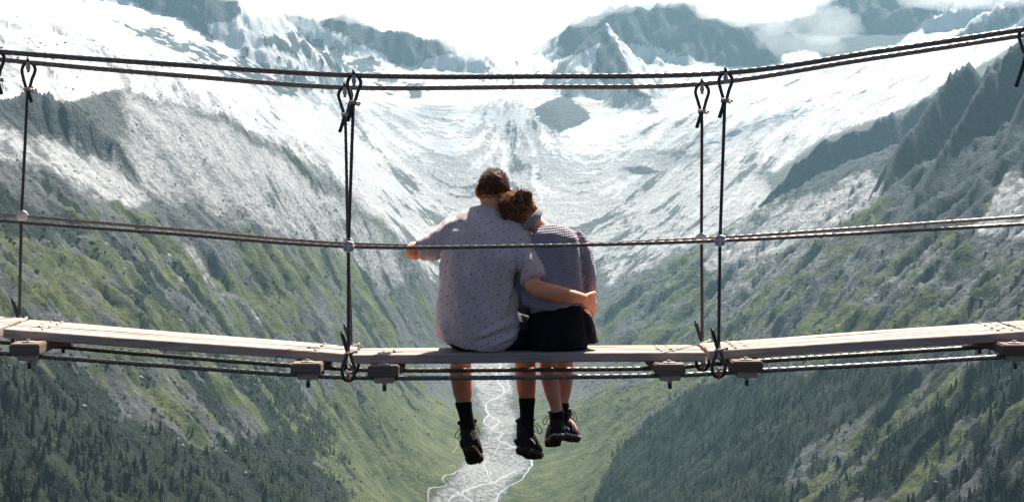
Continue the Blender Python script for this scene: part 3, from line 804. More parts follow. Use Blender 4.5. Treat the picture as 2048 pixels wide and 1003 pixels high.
def hanger(top, mid, bot, Y, near, tail_side=-1, tail_len=30, lab=None):
    """top: pixel on the upper cable, mid: on the handrail cable, bot: on the lowest cable"""
    px = F / Y
    def q(x, y, dy=0.0): return at(x, y, Y + dy)
    tx, ty = top; mx, my = mid; bx, by = bot
    jx, jy = tx + (mx - tx) * 0.10, ty + 54            # where the upper eye closes
    kx, ky = bx + (mx - bx) * 0.12, by - 49             # where the lower eye closes
    r = 0.0088
    rope = bpart('hanger_rope', join([lay_rope(q(jx, jy - 4), q(mx, my), r), lay_rope(q(mx, my), q(kx, ky + 4), r)]), M_HANG, smooth=True)
    if lab: rope['label'] = lab
    # upper eye and tail
    bpart('rope_eye', rope_part([q(jx - 1, jy + 3), q(jx - 8, jy - 20), q(tx - 13, ty + 14), q(tx - 7, ty + 1, -0.004), q(tx, ty - 3, -0.004), q(tx + 8, ty + 2), q(tx + 13.5, ty + 14), q(jx + 8, jy - 20), q(jx + 2, jy + 3)], r * 0.98, 10), M_HANG, rope, True)
    bpart('rope_tail', rope_part([q(jx - 1, jy - 4, -0.012), q(jx + tail_side * 4, jy + 12, -0.014), q(jx + tail_side * (tail_len * 0.33), jy + tail_len, -0.012)], r * 1.12, 10), M_TAIL, rope, True)
    # clip that closes the eye: saddle, U-bolt, two nuts to the side
    c = q(jx, jy, -0.008)
    bpart('rope_clip', join([box_part(c.x, c.y, c.z, 0.040, 0.030, 0.015, 0.003), rope_part([c + Vector((-0.019, -0.012, 0.006)), c + Vector((0.012, -0.02, 0.004)), c + Vector((0.036, -0.012, -0.002))], 0.0042, 8), rope_part([c + Vector((-0.019, 0.012, -0.006)), c + Vector((0.030, 0.012, -0.007))], 0.004, 8), disc_part(c + Vector((0.030, -0.013, -0.001)), (1, 0, 0), 0.0085, 0.010, 6), disc_part(c + Vector((0.024, 0.012, -0.007)), (1, 0, 0), 0.0085, 0.009, 6)]), M_GALV, rope)
    # hook block on the upper cable
    c = q(tx, ty, 0.0)
    bpart('cable_hook', join([box_part(c.x, c.y - 0.004, c.z - 0.024, 0.021, 0.026, 0.028, 0.004), disc_part(c + Vector((0, -0.004, -0.044)), (0, 0, 1), 0.0085, 0.012, 10), box_part(c.x, c.y - 0.014, c.z + 0.001, 0.017, 0.010, 0.030, 0.003)]), M_GALV, rope)
    bpart('hook_bolt', ring_tube([c + Vector((0.001, -0.012, 0.004)), c + Vector((-0.001, -0.010, 0.016)), c + Vector((-0.004, -0.008, 0.030))], [0.010, 0.009, 0.003], 10, Vector((1, 0, 0)), cap=0.3), M_TAIL, rope)
    # lower eye round the deck cable
    bpart('rope_eye', rope_part([q(kx, ky - 3, -0.004), q(kx - 7, ky + 16, -0.016), q(bx - 13, by - 14, -0.02), q(bx - 9, by + 4, -0.016), q(bx, by + 8, -0.008), q(bx + 9, by + 4, -0.016), q(bx + 13, by - 14, -0.02), q(kx + 7, ky + 16, -0.016), q(kx + 1, ky - 3, -0.004)], r * 0.98, 10), M_HANG, rope, True)
    bpart('rope_tail', rope_part([q(kx, ky + 4, -0.012), q(kx - 5, ky - 10, -0.014), q(kx - 13, ky - 36, -0.012)], r * 1.12, 10), M_TAIL, rope, True)
    bpart('rope_tail', rope_part([q(kx - 13, ky - 36, -0.012), q(kx - 15, ky - 41, -0.012)], r * 0.6, 8), M_TAIL, rope, True)
    c = q(kx + 2, ky + 2, -0.012)
    bpart('rope_clip', join([box_part(c.x, c.y, c.z, 0.040, 0.030, 0.015, 0.003), rope_part([c + Vector((-0.026, -0.014, -0.006)), c + Vector((0.0, -0.021, -0.001)), c + Vector((0.034, -0.014, 0.008))], 0.0045, 8), disc_part(c + Vector((0.033, -0.012, 0.007)), (1, 0, 0.2), 0.0095, 0.012, 6), disc_part(c + Vector((0.030, 0.010, 0.006)), (1, 0, 0.2), 0.009, 0.010, 6)]), M_GALV, rope)
    c = q(bx, by, -0.012)
    bpart('cable_hook', join([box_part(c.x, c.y - 0.004, c.z + 0.013, 0.019, 0.024, 0.022, 0.004), disc_part(c + Vector((-0.009, -0.012, 0.026)), (0, 1, 0), 0.0062, 0.012, 8), disc_part(c + Vector((0.011, -0.012, 0.020)), (0, 1, 0), 0.0062, 0.012, 8)]), M_GALV, rope)
    bpart('hook_shank', join([ring_tube([c + Vector((0, -0.010, 0.006)), c + Vector((0, -0.012, -0.012)), c + Vector((0.001, -0.012, -0.028))], [0.0075, 0.0095, 0.006], 10, Vector((1, 0, 0)), cap=0.3)]), M_RUST if near else M_GALV, rope)
    # handrail plate: a lobed disc with four bolts, or its plain back on the far side
    c = q(mx, my, -0.018)
    if near:
        V, Fc = [], []; K = 64
        for dy, sc_ in ((0.010, 1), (-0.004, 1), (-0.008, 0.93)):
            for k in range(K):
                th = 2 * math.pi * k / K
                rr = 0.0255 * (1 + 0.07 * math.cos(4 * (th - math.pi / 4)) * 1.0) * 1.1 * sc_
                V.append(c + Vector((rr * math.cos(th), dy, rr * math.sin(th))))
        for i in range(2):
            for k in range(K):
                k2 = (k + 1) % K; Fc.append((i * K + k, i * K + k2, (i + 1) * K + k2, (i + 1) * K + k))
        Fc.append(tuple(range(2 * K, 3 * K))); Fc.append(tuple(range(K - 1, -1, -1)))
        pl = bpart('handrail_plate', (V, Fc), M_PLATE, rope)
        # ridges over the two ropes and four bolt heads, welded into the same clamp
        pl2 = join([rope_part([c + Vector((-0.026, -0.008, 0)), c + Vector((0.026, -0.008, 0))], 0.007, 10), rope_part([c + Vector((0, -0.008, -0.026)), c + Vector((0, -0.008, 0.026))], 0.007, 10)])
        bpart('plate_rib', pl2, M_PLATE, rope)
        for sx in (-1, 1):
            for sz in (-1, 1):
                bpart('plate_bolt', disc_part(c + Vector((sx * 0.0150, -0.011, sz * 0.0150)), (0, 1, 0), 0.0058, 0.007, 10), M_BOLT, rope)
    else:
        bpart('handrail_plate', join([disc_part(c + Vector((0, 0.016, 0)), (0, 1, 0), 0.0305, 0.016, 32), blob_part(c + Vector((0, 0.009, 0)), (0.022, 0.010, 0.022), None, 24, 10)]), M_PLATE, rope, True)
hanger((708, 152), (697, 493), (697, 752), Y_NEAR, True, -1, 36, 'hanger rope on the near side to the left of the couple')
hanger((690, 176), (696, 487), (704, 738), Y_FAR, False, -1, 34, 'hanger rope on the far side to the left of the couple')
hanger((1404, 169), (1403, 477), (1405, 731), Y_FAR, False, -1, 32, 'hanger rope on the far side to the right of the couple')
hanger((1451, 147), (1440, 481), (1437, 745), Y_NEAR, True, -1, 34, 'hanger rope on the near side to the right of the couple')
hanger((57, 126), (43, 432), (38, 686), Y_FAR, False, 1, 24, 'hanger rope close to the left edge of the picture')
hanger((2051, 59), (2062, 447), (2072, 708), Y_NEAR, True, -1, 60)
hanger((-5, 104), (-22, 439), (-34, 702), Y_NEAR, True, 1, 30)
hanger((2130, 58), (2122, 428), (2128, 683), Y_FAR, False, -1, 30)
# ------------------------------------------------------------------ the couple on the deck
def remesh(parts, voxel, smooth=4, fac=0.5):
    """fuse overlapping closed pieces into one continuous skin; returns a mesh datablock"""
    V, Fc = join(parts)
    me = bpy.data.meshes.new('raw'); me.from_pydata([tuple(v) for v in V], [], Fc); me.update()
    bm = bmesh.new(); bm.from_mesh(me); bmesh.ops.recalc_face_normals(bm, faces=bm.faces[:]); bm.to_mesh(me); bm.free()
    o = bpy.data.objects.new('raw', me); COL.objects.link(o)
    r = o.modifiers.new('r', 'REMESH'); r.mode = 'VOXEL'; r.voxel_size = voxel
    if smooth:
        s = o.modifiers.new('s', 'SMOOTH'); s.factor = fac; s.iterations = smooth
    dg = bpy.context.evaluated_depsgraph_get()
    out = bpy.data.meshes.new_from_object(o.evaluated_get(dg))
    bpy.data.objects.remove(o); bpy.data.meshes.remove(me)
    return out
def mcoords(me):
    A = np.empty(len(me.vertices) * 3, np.float32); me.vertices.foreach_get('co', A); return A.reshape(-1, 3).astype(float)
def mnormals(me):
    A = np.empty(len(me.vertices) * 3, np.float32); me.vertices.foreach_get('normal', A); return A.reshape(-1, 3).astype(float)
def setcoords(me, A):
    me.vertices.foreach_set('co', np.ascontiguousarray(A, np.float32).ravel()); me.update()
def pxz(A):
    """the pixel each point is seen at"""
    return A[:, 0] / A[:, 1] * F + 1024, 501.5 - A[:, 2] / A[:, 1] * F
def place(name, me, mat, parent=None, origin=None):
    """link a world-space mesh; origin in world space"""
    me.name = name
    me.materials.clear(); me.materials.append(mat)
    me.polygons.foreach_set('use_smooth', [True] * len(me.polygons))
    o = bpy.data.objects.new(name, me); COL.objects.link(o)
    par = Vector()
    if parent:
        o.parent = parent; q = parent
        while q: par = par + Vector(q.location); q = q.parent
    c = Vector(origin) if origin is not None else par
    me.transform(Matrix.Translation(-c)); o.location = c - par
    return o
def from_part(name, part, mat, parent, smooth=True):
    me = bpy.data.meshes.new(name); V, Fc = part
    me.from_pydata([tuple(v) for v in V], [], Fc); me.update()
    bm = bmesh.new(); bm.from_mesh(me); bmesh.ops.recalc_face_normals(bm, faces=bm.faces[:]); bm.to_mesh(me); bm.free()
    o = place(name, me, mat, parent)
    if not smooth: me.polygons.foreach_set('use_smooth', [False] * len(me.polygons))
    return o
def px_tube(rows_, n=28, power=2.2, cap=0.5):
    """tube through rows of (py, x left, x right, Y centre, half depth)"""
    pts = [at((a + b) / 2, py, Y) for py, a, b, Y, d in rows_]
    return ring_tube(pts, [((b - a) / 2 / F * Y, d) for py, a, b, Y, d in rows_], n, Vector((1, 0, 0)), power, cap)
def limb(rows_, n=18, ref=Vector((1, 0, 0)), cap=0.7, sub=4):
    """limb through (px, py, Y, radius or (ra, rb) in metres), smoothed"""
    P_ = [at(r[0], r[1], r[2]) for r in rows_]
    R_ = [r[3] if isinstance(r[3], tuple) else (r[3], r[3]) for r in rows_]
    if len(P_) > 2 and sub > 1:
        pp = smooth_path(P_, sub); m = len(P_); rr = []
        for i in range(len(pp)):
            t = min(i / sub, m - 1 - 1e-6); k = int(t); u = t - k; u = u * u * (3 - 2 * u)
            rr.append((R_[k][0] * (1 - u) + R_[k + 1][0] * u, R_[k][1] * (1 - u) + R_[k + 1][1] * u))
    else: pp, rr = P_, R_
    return ring_tube(pp, rr, n, ref, 2.0, cap)

# --- materials
def make_skin(name, c1, c2):
    m = NT(name); co = m.coord('Object')
    n = m.noise(co, 14, 4, 0.6); f = m.noise(co, 260, 3, 0.6)
    c = m.mix(m.ramp(n, [(0.35, 0.0), (0.7, 1.0)]), c1, c2)
    return m.bsdf(c, 0.55, 0, 0.35, bump=f, bdist=0.0006, bstr=0.5, Subsurface_Weight=0.5, Subsurface_Scale=0.03, Subsurface_Radius=(1.0, 0.35, 0.2))
M_SKIN = make_skin('tanned_skin', (0.80, 0.28, 0.125), (0.88, 0.39, 0.21))
M_SKIN2 = make_skin('light_tan_skin', (0.84, 0.36, 0.20), (0.90, 0.48, 0.30))
def make_hair(name, c1, c2):
    m = NT(name); co = m.coord('Object'); n = m.noise(m.mapping(co, (1, 1, 1)), 90, 3, 0.6)
    c = m.mix(m.ramp(n, [(0.3, 0.0), (0.75, 1.0)]), c1, c2)
    return m.bsdf(c, 0.6, 0, 0.12)
M_HAIR = make_hair('dark_brown_hair', (0.020, 0.008, 0.004), (0.21, 0.082, 0.036))
M_HAIR2 = make_hair('auburn_hair', (0.070, 0.027, 0.012), (0.56, 0.26, 0.12))  # light end of the mix stands in for sunlit strands
# T-shirt: heathered jersey with small printed dashes on a slanting lattice
m = NT('heather_print_jersey'); co = m.coord('Object')
sx = m.n('ShaderNodeSeparateXYZ'); m.l(co, sx.inputs[0]); X_, Z_ = sx.outputs[0], sx.outputs[2]
wv = m.noise(co, 9, 2, 0.5)
X2 = m.math('ADD', X_, m.math('MULTIPLY', m.math('SUBTRACT', wv, 0.5), 0.07)); Z2 = m.math('ADD', Z_, m.math('MULTIPLY', m.math('SUBTRACT', wv, 0.5), 0.05))
ax, az, bx_, bz_ = 0.059, -0.011, -0.034, -0.018
det = ax * bz_ - bx_ * az
fi = m.math('ADD', m.math('MULTIPLY', X2, bz_ / det), m.math('MULTIPLY', Z2, -bx_ / det))
fj = m.math('ADD', m.math('MULTIPLY', X2, -az / det), m.math('MULTIPLY', Z2, ax / det))
def cfrac(v): return m.math('SUBTRACT', m.math('FRACT', v), 0.5)
ci, cj = cfrac(fi), cfrac(fj)
dx_ = m.math('ADD', m.math('MULTIPLY', ci, ax), m.math('MULTIPLY', cj, bx_)); dz_ = m.math('ADD', m.math('MULTIPLY', ci, az), m.math('MULTIPLY', cj, bz_))
e1 = m.math('ADD', m.math('MULTIPLY', dx_, 0.90 / 0.0052), m.math('MULTIPLY', dz_, 0.42 / 0.0052)); e2 = m.math('ADD', m.math('MULTIPLY', dx_, -0.42 / 0.0028), m.math('MULTIPLY', dz_, 0.90 / 0.0028))
dd = m.math('ADD', m.math('POWER', e1, 2.0), m.math('POWER', e2, 2.0))
dot = m.ramp(dd, [(0.55, 1.0), (1.0, 0.0)])
hea = m.noise(m.mapping(co, (60, 60, 260)), 3, 3, 0.7); big = m.noise(co, 5, 2, 0.5)
c = m.mix(m.ramp(hea, [(0.35, 0.0), (0.68, 1.0)]), (0.53, 0.405, 0.355), (0.79, 0.635, 0.56))
c = m.mix(m.ramp(big, [(0.4, 0.0), (0.65, 0.35)]), c, (0.72, 0.58, 0.60))
c = m.mix(dot, c, (0.13, 0.075, 0.085))
M_TEE = m.bsdf(c, 0.9, 0, 0.15, bump=hea, bdist=0.0012, bstr=0.5, Sheen_Weight=0.15)
# waffle knit
m = NT('waffle_knit'); co = m.coord('UV')
sx = m.n('ShaderNodeSeparateXYZ'); m.l(co, sx.inputs[0])
def tri(v, period):
    t = m.math('FRACT', m.math('DIVIDE', v, period)); return m.math('ABSOLUTE', m.math('SUBTRACT', m.math('MULTIPLY', t, 2.0), 1.0))
hx, hz_ = tri(sx.outputs[0], 0.0128), tri(sx.outputs[1], 0.0118)
wf = m.math('MAXIMUM', m.math('POWER', hx, 1.6), m.math('POWER', hz_, 1.6))
yarn = m.noise(m.coord('Object'), 240, 3, 0.6)
c = m.mix(m.ramp(wf, [(0.15, 0.0), (0.75, 1.0)]), (0.30, 0.245, 0.265), (0.56, 0.475, 0.49))
c = m.mix(m.ramp(yarn, [(0.4, 0.0), (0.7, 0.3)]), c, (0.50, 0.42, 0.46))
M_KNIT = m.bsdf(c, 0.95, 0, 0.1, bump=m.math('ADD', wf, m.math('MULTIPLY', yarn, 0.25)), bdist=0.006, bstr=1.0, Sheen_Weight=0.2)
def make_cloth(name, c1, c2, scale=40):
    m = NT(name); co = m.coord('Object'); n = m.noise(co, scale, 4, 0.6); w = m.noise(co, 700, 2, 0.5)
    c = m.mix(m.ramp(n, [(0.3, 0.0), (0.7, 1.0)]), c1, c2)
    return m.bsdf(c, 0.92, 0, 0.15, bump=w, bdist=0.0006, bstr=0.4)
M_BLACK = make_cloth('black_cotton', (0.008, 0.008, 0.009), (0.014, 0.014, 0.015))
M_NAVY = make_cloth('navy_cotton', (0.010, 0.012, 0.018), (0.02, 0.022, 0.032))
M_SOCK = make_cloth('black_sock_knit', (0.010, 0.0095, 0.009), (0.02, 0.019, 0.018), 90)
M_GREYKNIT = make_cloth('grey_band_knit', (0.12, 0.115, 0.105), (0.42, 0.405, 0.37), 150)
M_BOOT = make_cloth('dark_boot_leather', (0.018, 0.015, 0.014), (0.05, 0.042, 0.038), 60)
M_BOOTG = make_cloth('grey_boot_suede', (0.17, 0.145, 0.13), (0.32, 0.28, 0.25), 60)
M_SOLE = make_cloth('boot_rubber', (0.035, 0.026, 0.02), (0.10, 0.065, 0.045), 50)
M_MID = make_cloth('pale_midsole', (0.30, 0.27, 0.24), (0.50, 0.46, 0.42), 60)
M_LACE = make_cloth('dark_lace', (0.02, 0.018, 0.017), (0.05, 0.045, 0.04), 200)

def face_parts(c, fwd, up, side, s=1.0):
    """nose, brow, chin, lips, ears and eyes for a head at c"""
    q = lambda f, u, d: c + fwd * (f * s) + up * (u * s) + side * (d * s)
    rot = Matrix((side, fwd, up)).transposed().to_quaternion()
    P_ = [ring_tube([q(0.088, 0.012, 0), q(0.100, -0.008, 0), q(0.110, -0.028, 0), q(0.098, -0.036, 0)], [0.008, 0.010, 0.014, 0.011], 10, side),
          blob_part(q(0.080, 0.026, 0), (0.055 * s, 0.018 * s, 0.010 * s), rot), blob_part(q(0.070, -0.098, 0), (0.030 * s, 0.028 * s, 0.020 * s), rot),
          blob_part(q(0.088, -0.060, 0), (0.024 * s, 0.012 * s, 0.006 * s), rot), blob_part(q(0.086, -0.070, 0), (0.021 * s, 0.012 * s, 0.007 * s), rot),
          blob_part(q(0.045, -0.065, 0), (0.056 * s, 0.052 * s, 0.050 * s), rot)]
    for d in (-1, 1):
        P_ += [blob_part(q(0.079, 0.008, 0.031 * d), (0.014 * s, 0.012 * s, 0.011 * s), rot, 12, 8),
               ring_tube([q(-0.004, 0.026, 0.080 * d), q(-0.016, 0.020, 0.089 * d), q(-0.020, 0.000, 0.091 * d), q(-0.012, -0.022, 0.086 * d), q(0.0, -0.030, 0.078 * d)], [0.006, 0.008, 0.008, 0.007, 0.005], 8, fwd)]
    return P_
def hand_parts(wrist, palm, knuckles, tips, thumb):
    """wrist, palm centre, four knuckles, four lists of finger joints, thumb joints (all world points)"""
    P_ = [ring_tube([wrist, wrist.lerp(palm, 0.5), palm, (knuckles[1] + knuckles[2]) / 2], [(0.024, 0.020), (0.034, 0.018), (0.041, 0.017), (0.041, 0.013)], 14, (knuckles[0] - knuckles[3]).normalized())]
    for k, js, r in zip(knuckles, tips, (0.0090, 0.0095, 0.0092, 0.0080)):
        P_.append(ring_tube([palm.lerp(k, 0.6), k] + js, [r * 1.05, r * 1.05] + [r * (1 - 0.08 * i) for i in range(len(js))], 10, Vector((0, 0, 1))))
    P_.append(ring_tube(thumb, [0.013, 0.0115, 0.010, 0.0085][:len(thumb)], 10, Vector((0, 0, 1))))
    return P_
def strand(pts, r0, r1, n=3):
    V, Fc = [], []
    fr = frames(pts); m = len(pts)
    for i, (p, (t, s, u)) in enumerate(zip(pts, fr)):
        r = r0 + (r1 - r0) * (i / (m - 1)) ** 1.5
        for k in range(n):
            th = 2 * math.pi * k / n; V.append(p + s * (r * math.cos(th)) + u * (r * math.sin(th)))
    for i in range(m - 1):
        for k in range(n):
            k2 = (k + 1) % n; Fc.append((i * n + k, i * n + k2, i * n + n + k2, i * n + n + k))
    return V, Fc

# --- boot in its own frame: heel at the back (-y), toe forward (+y), sole underside at z = 0
def make_boot(parent, ankle, toe_dir, up_dir, s=1.0, lace_side=1, pale=False):
    f = Vector(toe_dir).normalized(); u = Vector(up_dir); u = (u - f * u.dot(f)).normalized(); r = f.cross(u)
    def L(x, y, z): return Vector(ankle) + (r * x + f * y + u * (z - 0.115)) * s
    out = [(-0.088, 0.026), (-0.075, 0.034), (-0.03, 0.036), (0.03, 0.036), (0.08, 0.042), (0.125, 0.047), (0.165, 0.042), (0.19, 0.028), (0.20, 0.012)]
    secs = [(-0.082, 0.024, 0.105), (-0.055, 0.037, 0.112), (0.0, 0.040, 0.118), (0.045, 0.041, 0.100), (0.09, 0.044, 0.076), (0.13, 0.046, 0.062), (0.165, 0.041, 0.050), (0.19, 0.026, 0.036)]
    parts = [ring_tube([L(0, y, 0.016 + h / 2) for y, w, h in secs], [(w * s, h / 2 * s) for y, w, h in secs], 20, r, 2.4)]
    parts.append(ring_tube([L(0, -0.030, 0.05), L(0, -0.030, 0.10), L(0, -0.024, 0.145), L(0, -0.018, 0.178)], [(0.043 * s, 0.062 * s), (0.042 * s, 0.060 * s), (0.042 * s, 0.053 * s), (0.046 * s, 0.055 * s)], 20, r, 2.2, 0.2))
    me = remesh(parts, 0.005 * s, 3)
    A = mcoords(me); Nn = mnormals(me); A += Nn * (0.0022 * fbm(A[:, 0] * 60 + A[:, 1] * 23, A[:, 2] * 55, 5, 3))[:, None]; setcoords(me, A)
    boot = place('boot', me, M_BOOT, parent)
    # sole with heel and forefoot lugs
    V, Fc = [], []
    ol = [(-w, y) for y, w in out] + [(w, y) for y, w in reversed(out)]
    n = len(ol)
    for z, g in ((0.030, 0.96), (0.022, 1.06), (0.006, 1.05), (0.004, 0.98)):
        for x, y in ol: V.append(L(x * g, (y - 0.05) * (1 + (g - 1) * 0.4) + 0.05, z))
    for i in range(3):
        for k in range(n):
            k2 = (k + 1) % n; Fc.append((i * n + k, i * n + k2, (i + 1) * n + k2, (i + 1) * n + k))
    Fc.append(tuple(range(n - 1, -1, -1))); Fc.append(tuple(range(3 * n, 4 * n)))
    rl = random.Random(3)
    lug = []
    for y in np.arange(-0.076, 0.19, 0.021):
        wd = np.interp(y, [o[0] for o in out], [o[1] for o in out])
        if -0.012 < y < 0.016: continue
        for x in np.arange(-wd + 0.008, wd - 0.002, 0.0155):
            cx, cy = x + rl.uniform(-0.002, 0.002), y + rl.uniform(-0.003, 0.003)
            hw, hl = 0.0058, 0.0078
            k = [L(cx + a, cy + b, z) for z in (0.008, -0.005) for a, b in ((-hw, -hl), (hw, -hl), (hw, hl), (-hw, hl))]
            lug.append((k, [(0, 1, 2, 3), (7, 6, 5, 4), (0, 4, 5, 1), (1, 5, 6, 2), (2, 6, 7, 3), (3, 7, 4, 0)]))
    sole = from_part('sole', join([(V, Fc)] + lug), M_SOLE, boot, smooth=False)
    # padded collar, heel pull, side panels, toe rand
    col_ = [L(0.045 * math.cos(a), -0.018 + 0.054 * math.sin(a), 0.178 + 0.006 * math.sin(a)) for a in np.linspace(0, 2 * math.pi, 25)]
    from_part('collar', ring_tube(col_, [0.0085 * s] * 25, 8, u, cap=0), M_BOOTG if pale else M_BOOT, boot)
    pan = []
    for d in (-1, 1):
        for y0, z0, y1, z1, w in ((0.01, 0.105, 0.05, 0.05, 0.010), (0.045, 0.095, 0.085, 0.045, 0.009), (-0.07, 0.07, -0.01, 0.05, 0.010), (0.08, 0.072, 0.12, 0.036, 0.008)):
            a, b = L(0.043 * d, y0, z0), L(0.047 * d, y1, z1)
            pan.append(ring_tube([a, a.lerp(b, 0.5) + r * (0.003 * d * s), b], [(w * s, 0.004 * s)] * 3, 8, f))
    for pq_ in pan: from_part('side_panel', pq_, M_BOOTG, boot)
    from_part('tongue', ring_tube([L(0, 0.058, 0.11), L(0, 0.046, 0.15), L(0, 0.044, 0.20)], [(0.026 * s, 0.006 * s), (0.028 * s, 0.006 * s), (0.027 * s, 0.006 * s)], 12, r), M_BOOTG, boot)
    if pale:
        mid = [(-w * 1.07, y) for y, w in out] + [(w * 1.07, y) for y, w in reversed(out)]
        pp = [L(x, (y - 0.05) * 1.02 + 0.05, 0.028) for x, y in mid]; pp.append(pp[0])
        from_part('midsole', ring_tube(pp, [(0.007 * s, 0.003 * s)] * len(pp), 8, u, cap=0), M_MID, boot)
    # crossed laces and a bow with its loops to the side
    lc = []
    for k in range(5):
        y0, z0 = 0.085 - k * 0.012, 0.085 + k * 0.022
        lc.append(strand([L(-0.026, y0, z0), L(0, y0 + 0.008, z0 + 0.012), L(0.026, y0 - 0.006, z0 + 0.020)], 0.0026 * s, 0.0026 * s, 5)); lc.append(strand([L(0.026, y0, z0), L(0, y0 + 0.008, z0 + 0.012), L(-0.026, y0 - 0.006, z0 + 0.020)], 0.0026 * s, 0.0026 * s, 5))
    for d, sc_ in ((lace_side, 1.0), (-lace_side, 0.55)):
        lp = smooth_path([L(0.01 * d, 0.052, 0.175), L(0.045 * d, 0.045, 0.165), L(0.062 * d * sc_ + 0.012 * d, 0.03, 0.135), L(0.066 * d * sc_ + 0.006 * d, 0.025, 0.112), L(0.055 * d, 0.03, 0.115), L(0.046 * d, 0.04, 0.145), L(0.01 * d, 0.052, 0.17)], 5)
        lc.append(strand(lp, 0.0026 * s, 0.0026 * s, 5))
    from_part('lace', join(lc), M_LACE, boot)
    return boot

DZ = -0.4995                       # top of the deck where they sit
YB = 9.24
# ================= the man
mY = 9.26
hc = at(987, 386, 9.345)
up_m = Vector((0.05, 0.10, 0.99)).normalized(); fw_m = Vector((-0.10, 0.99, -0.10)); fw_m = (fw_m - up_m * fw_m.dot(up_m)).normalized(); sd_m = fw_m.cross(up_m)
rot_m = Matrix((sd_m, fw_m, up_m)).transposed().to_quaternion()
body = [blob_part(hc, (0.073, 0.092, 0.105), rot_m, 24, 16)] + face_parts(hc, fw_m, up_m, sd_m)
body += [limb([(983, 440, 9.295, (0.060, 0.056)), (983, 420, 9.305, (0.058, 0.058)), (985, 398, 9.325, (0.057, 0.060)), (987, 380, 9.33, (0.056, 0.06))])]
body += [px_tube([(440, 950, 1014, 9.30, 0.05), (456, 918, 1028, 9.28, 0.075), (484, 900, 1028, 9.235, 0.100), (540, 892, 1022, 9.215, 0.112), (600, 890, 1022, 9.21, 0.112), (650, 893, 1016, 9.23, 0.105)])]
# left arm: reaches out to the elbow, forearm runs forward to the far handrail
body += [limb([(912, 470, 9.25, 0.050), (872, 482, 9.23, 0.050), (842, 500, 9.215, 0.046), (828, 502, 9.225, 0.043), (829, 499, 9.30, 0.042), (838, 496, 9.42, 0.034), (846, 491, 9.49, 0.027)])]
hw = at(846, 491, 9.49)
hp = Vector((hw.x + 0.012, 9.545, hw.z + 0.012))
kn = [hp + Vector((0.036 - 0.024 * i, 0.018, 0.006)) for i in range(4)]
body += hand_parts(hw, hp, kn, [[k + Vector((0, 0.022, -0.006)), k + Vector((0, 0.026, -0.030)), k + Vector((0, 0.008, -0.044))] for k in kn], [hp + Vector((0.026, -0.02, -0.012)), hp + Vector((0.044, 0.0, -0.03)), hp + Vector((0.046, 0.012, -0.046))])
# right arm: down from the shoulder, round her back, hand on her hip
body += [limb([(1026, 478, 9.25, 0.050), (1048, 505, 9.19, 0.054), (1060, 545, 9.115, 0.048), (1068, 572, 9.06, 0.044), (1090, 581, 9.03, 0.042), (1115, 586, 9.02, 0.041), (1145, 592, 9.03, 0.034), (1166, 596, 9.06, 0.026)])]
w2 = at(1164, 597, 9.055)
p2 = at(1177, 601, 9.095)
kn = [at(1186, 594, 9.13), at(1187, 602, 9.135), at(1185, 610, 9.135), at(1181, 618, 9.13)]
tp = [[at(1190, 599, 9.165), at(1190, 607, 9.19), at(1187, 611, 9.21)], [at(1191, 608, 9.165), at(1190, 617, 9.19), at(1188, 622, 9.21)], [at(1189, 617, 9.16), at(1189, 626, 9.185), at(1187, 630, 9.20)], [at(1185, 625, 9.155), at(1185, 632, 9.175), at(1184, 636, 9.19)]]
body += hand_parts(w2, p2, kn, tp, [at(1170, 594, 9.06), at(1180, 588, 9.085), at(1188, 585, 9.12), at(1191, 586, 9.145)])
# pelvis, thighs over the deck, lower legs hanging beyond it
zt_ = DZ + 0.072
body += [blob_part(Vector((at(957, 670, YB).x, YB, DZ + 0.095)), (0.14, 0.10, 0.088))]
xk1, xk2 = at(921, 700, 9.64).x, at(1051, 700, 9.64).x
for xk, hx_ in ((xk1, at(928, 690, YB).x), (xk2, at(992, 690, YB).x)):
    body += [ring_tube([Vector((hx_, YB, DZ + 0.09)), Vector((hx_ * 0.5 + xk * 0.5, 9.42, DZ + 0.083)), Vector((xk, 9.58, DZ + 0.070)), Vector((xk, 9.625, DZ + 0.045))], [0.076, 0.074, 0.062, 0.056], 18, Vector((1, 0, 0)))]
body += [limb([(921, 695, 9.64, 0.056), (922, 722, 9.655, (0.056, 0.058)), (922, 750, 9.66, (0.0575, 0.062)), (925, 778, 9.665, (0.052, 0.056)), (928, 805, 9.67, (0.041, 0.045)), (934, 840, 9.68, (0.033, 0.038)), (938, 868, 9.69, (0.034, 0.042))]),
         limb([(1051, 695, 9.64, 0.056), (1051, 722, 9.655, (0.056, 0.058)), (1052, 748, 9.66, (0.056, 0.062)), (1053, 775, 9.665, (0.050, 0.056)), (1054, 800, 9.67, (0.041, 0.045)), (1054, 838, 9.68, (0.034, 0.038)), (1054, 864, 9.69, (0.034, 0.042))])]
f1 = Vector((0.10, 0.93, -0.33)).normalized(); f2 = Vector((0.30, 0.92, -0.22)).normalized()
a1_, a2_ = at(938, 872, 9.70), at(1053, 868, 9.70)
body += [ring_tube([a1_, a1_ + f1 * 0.08 - Vector((0, 0, 0.03)), a1_ + f1 * 0.15 - Vector((0, 0, 0.045))], [0.034, 0.036, 0.026], 14, Vector((1, 0, 0))), ring_tube([a2_, a2_ + f2 * 0.08 - Vector((0, 0, 0.03)), a2_ + f2 * 0.15 - Vector((0, 0, 0.045))], [0.034, 0.036, 0.026], 14, Vector((1, 0, 0)))]
man_origin = Vector((at(957, 690, YB).x, YB, DZ))
man = place('person', remesh(body, 0.0062, 4), M_SKIN, None, man_origin)
tag(man, 'seated short haired person in grey dotted T-shirt with one arm round the other', 'person')
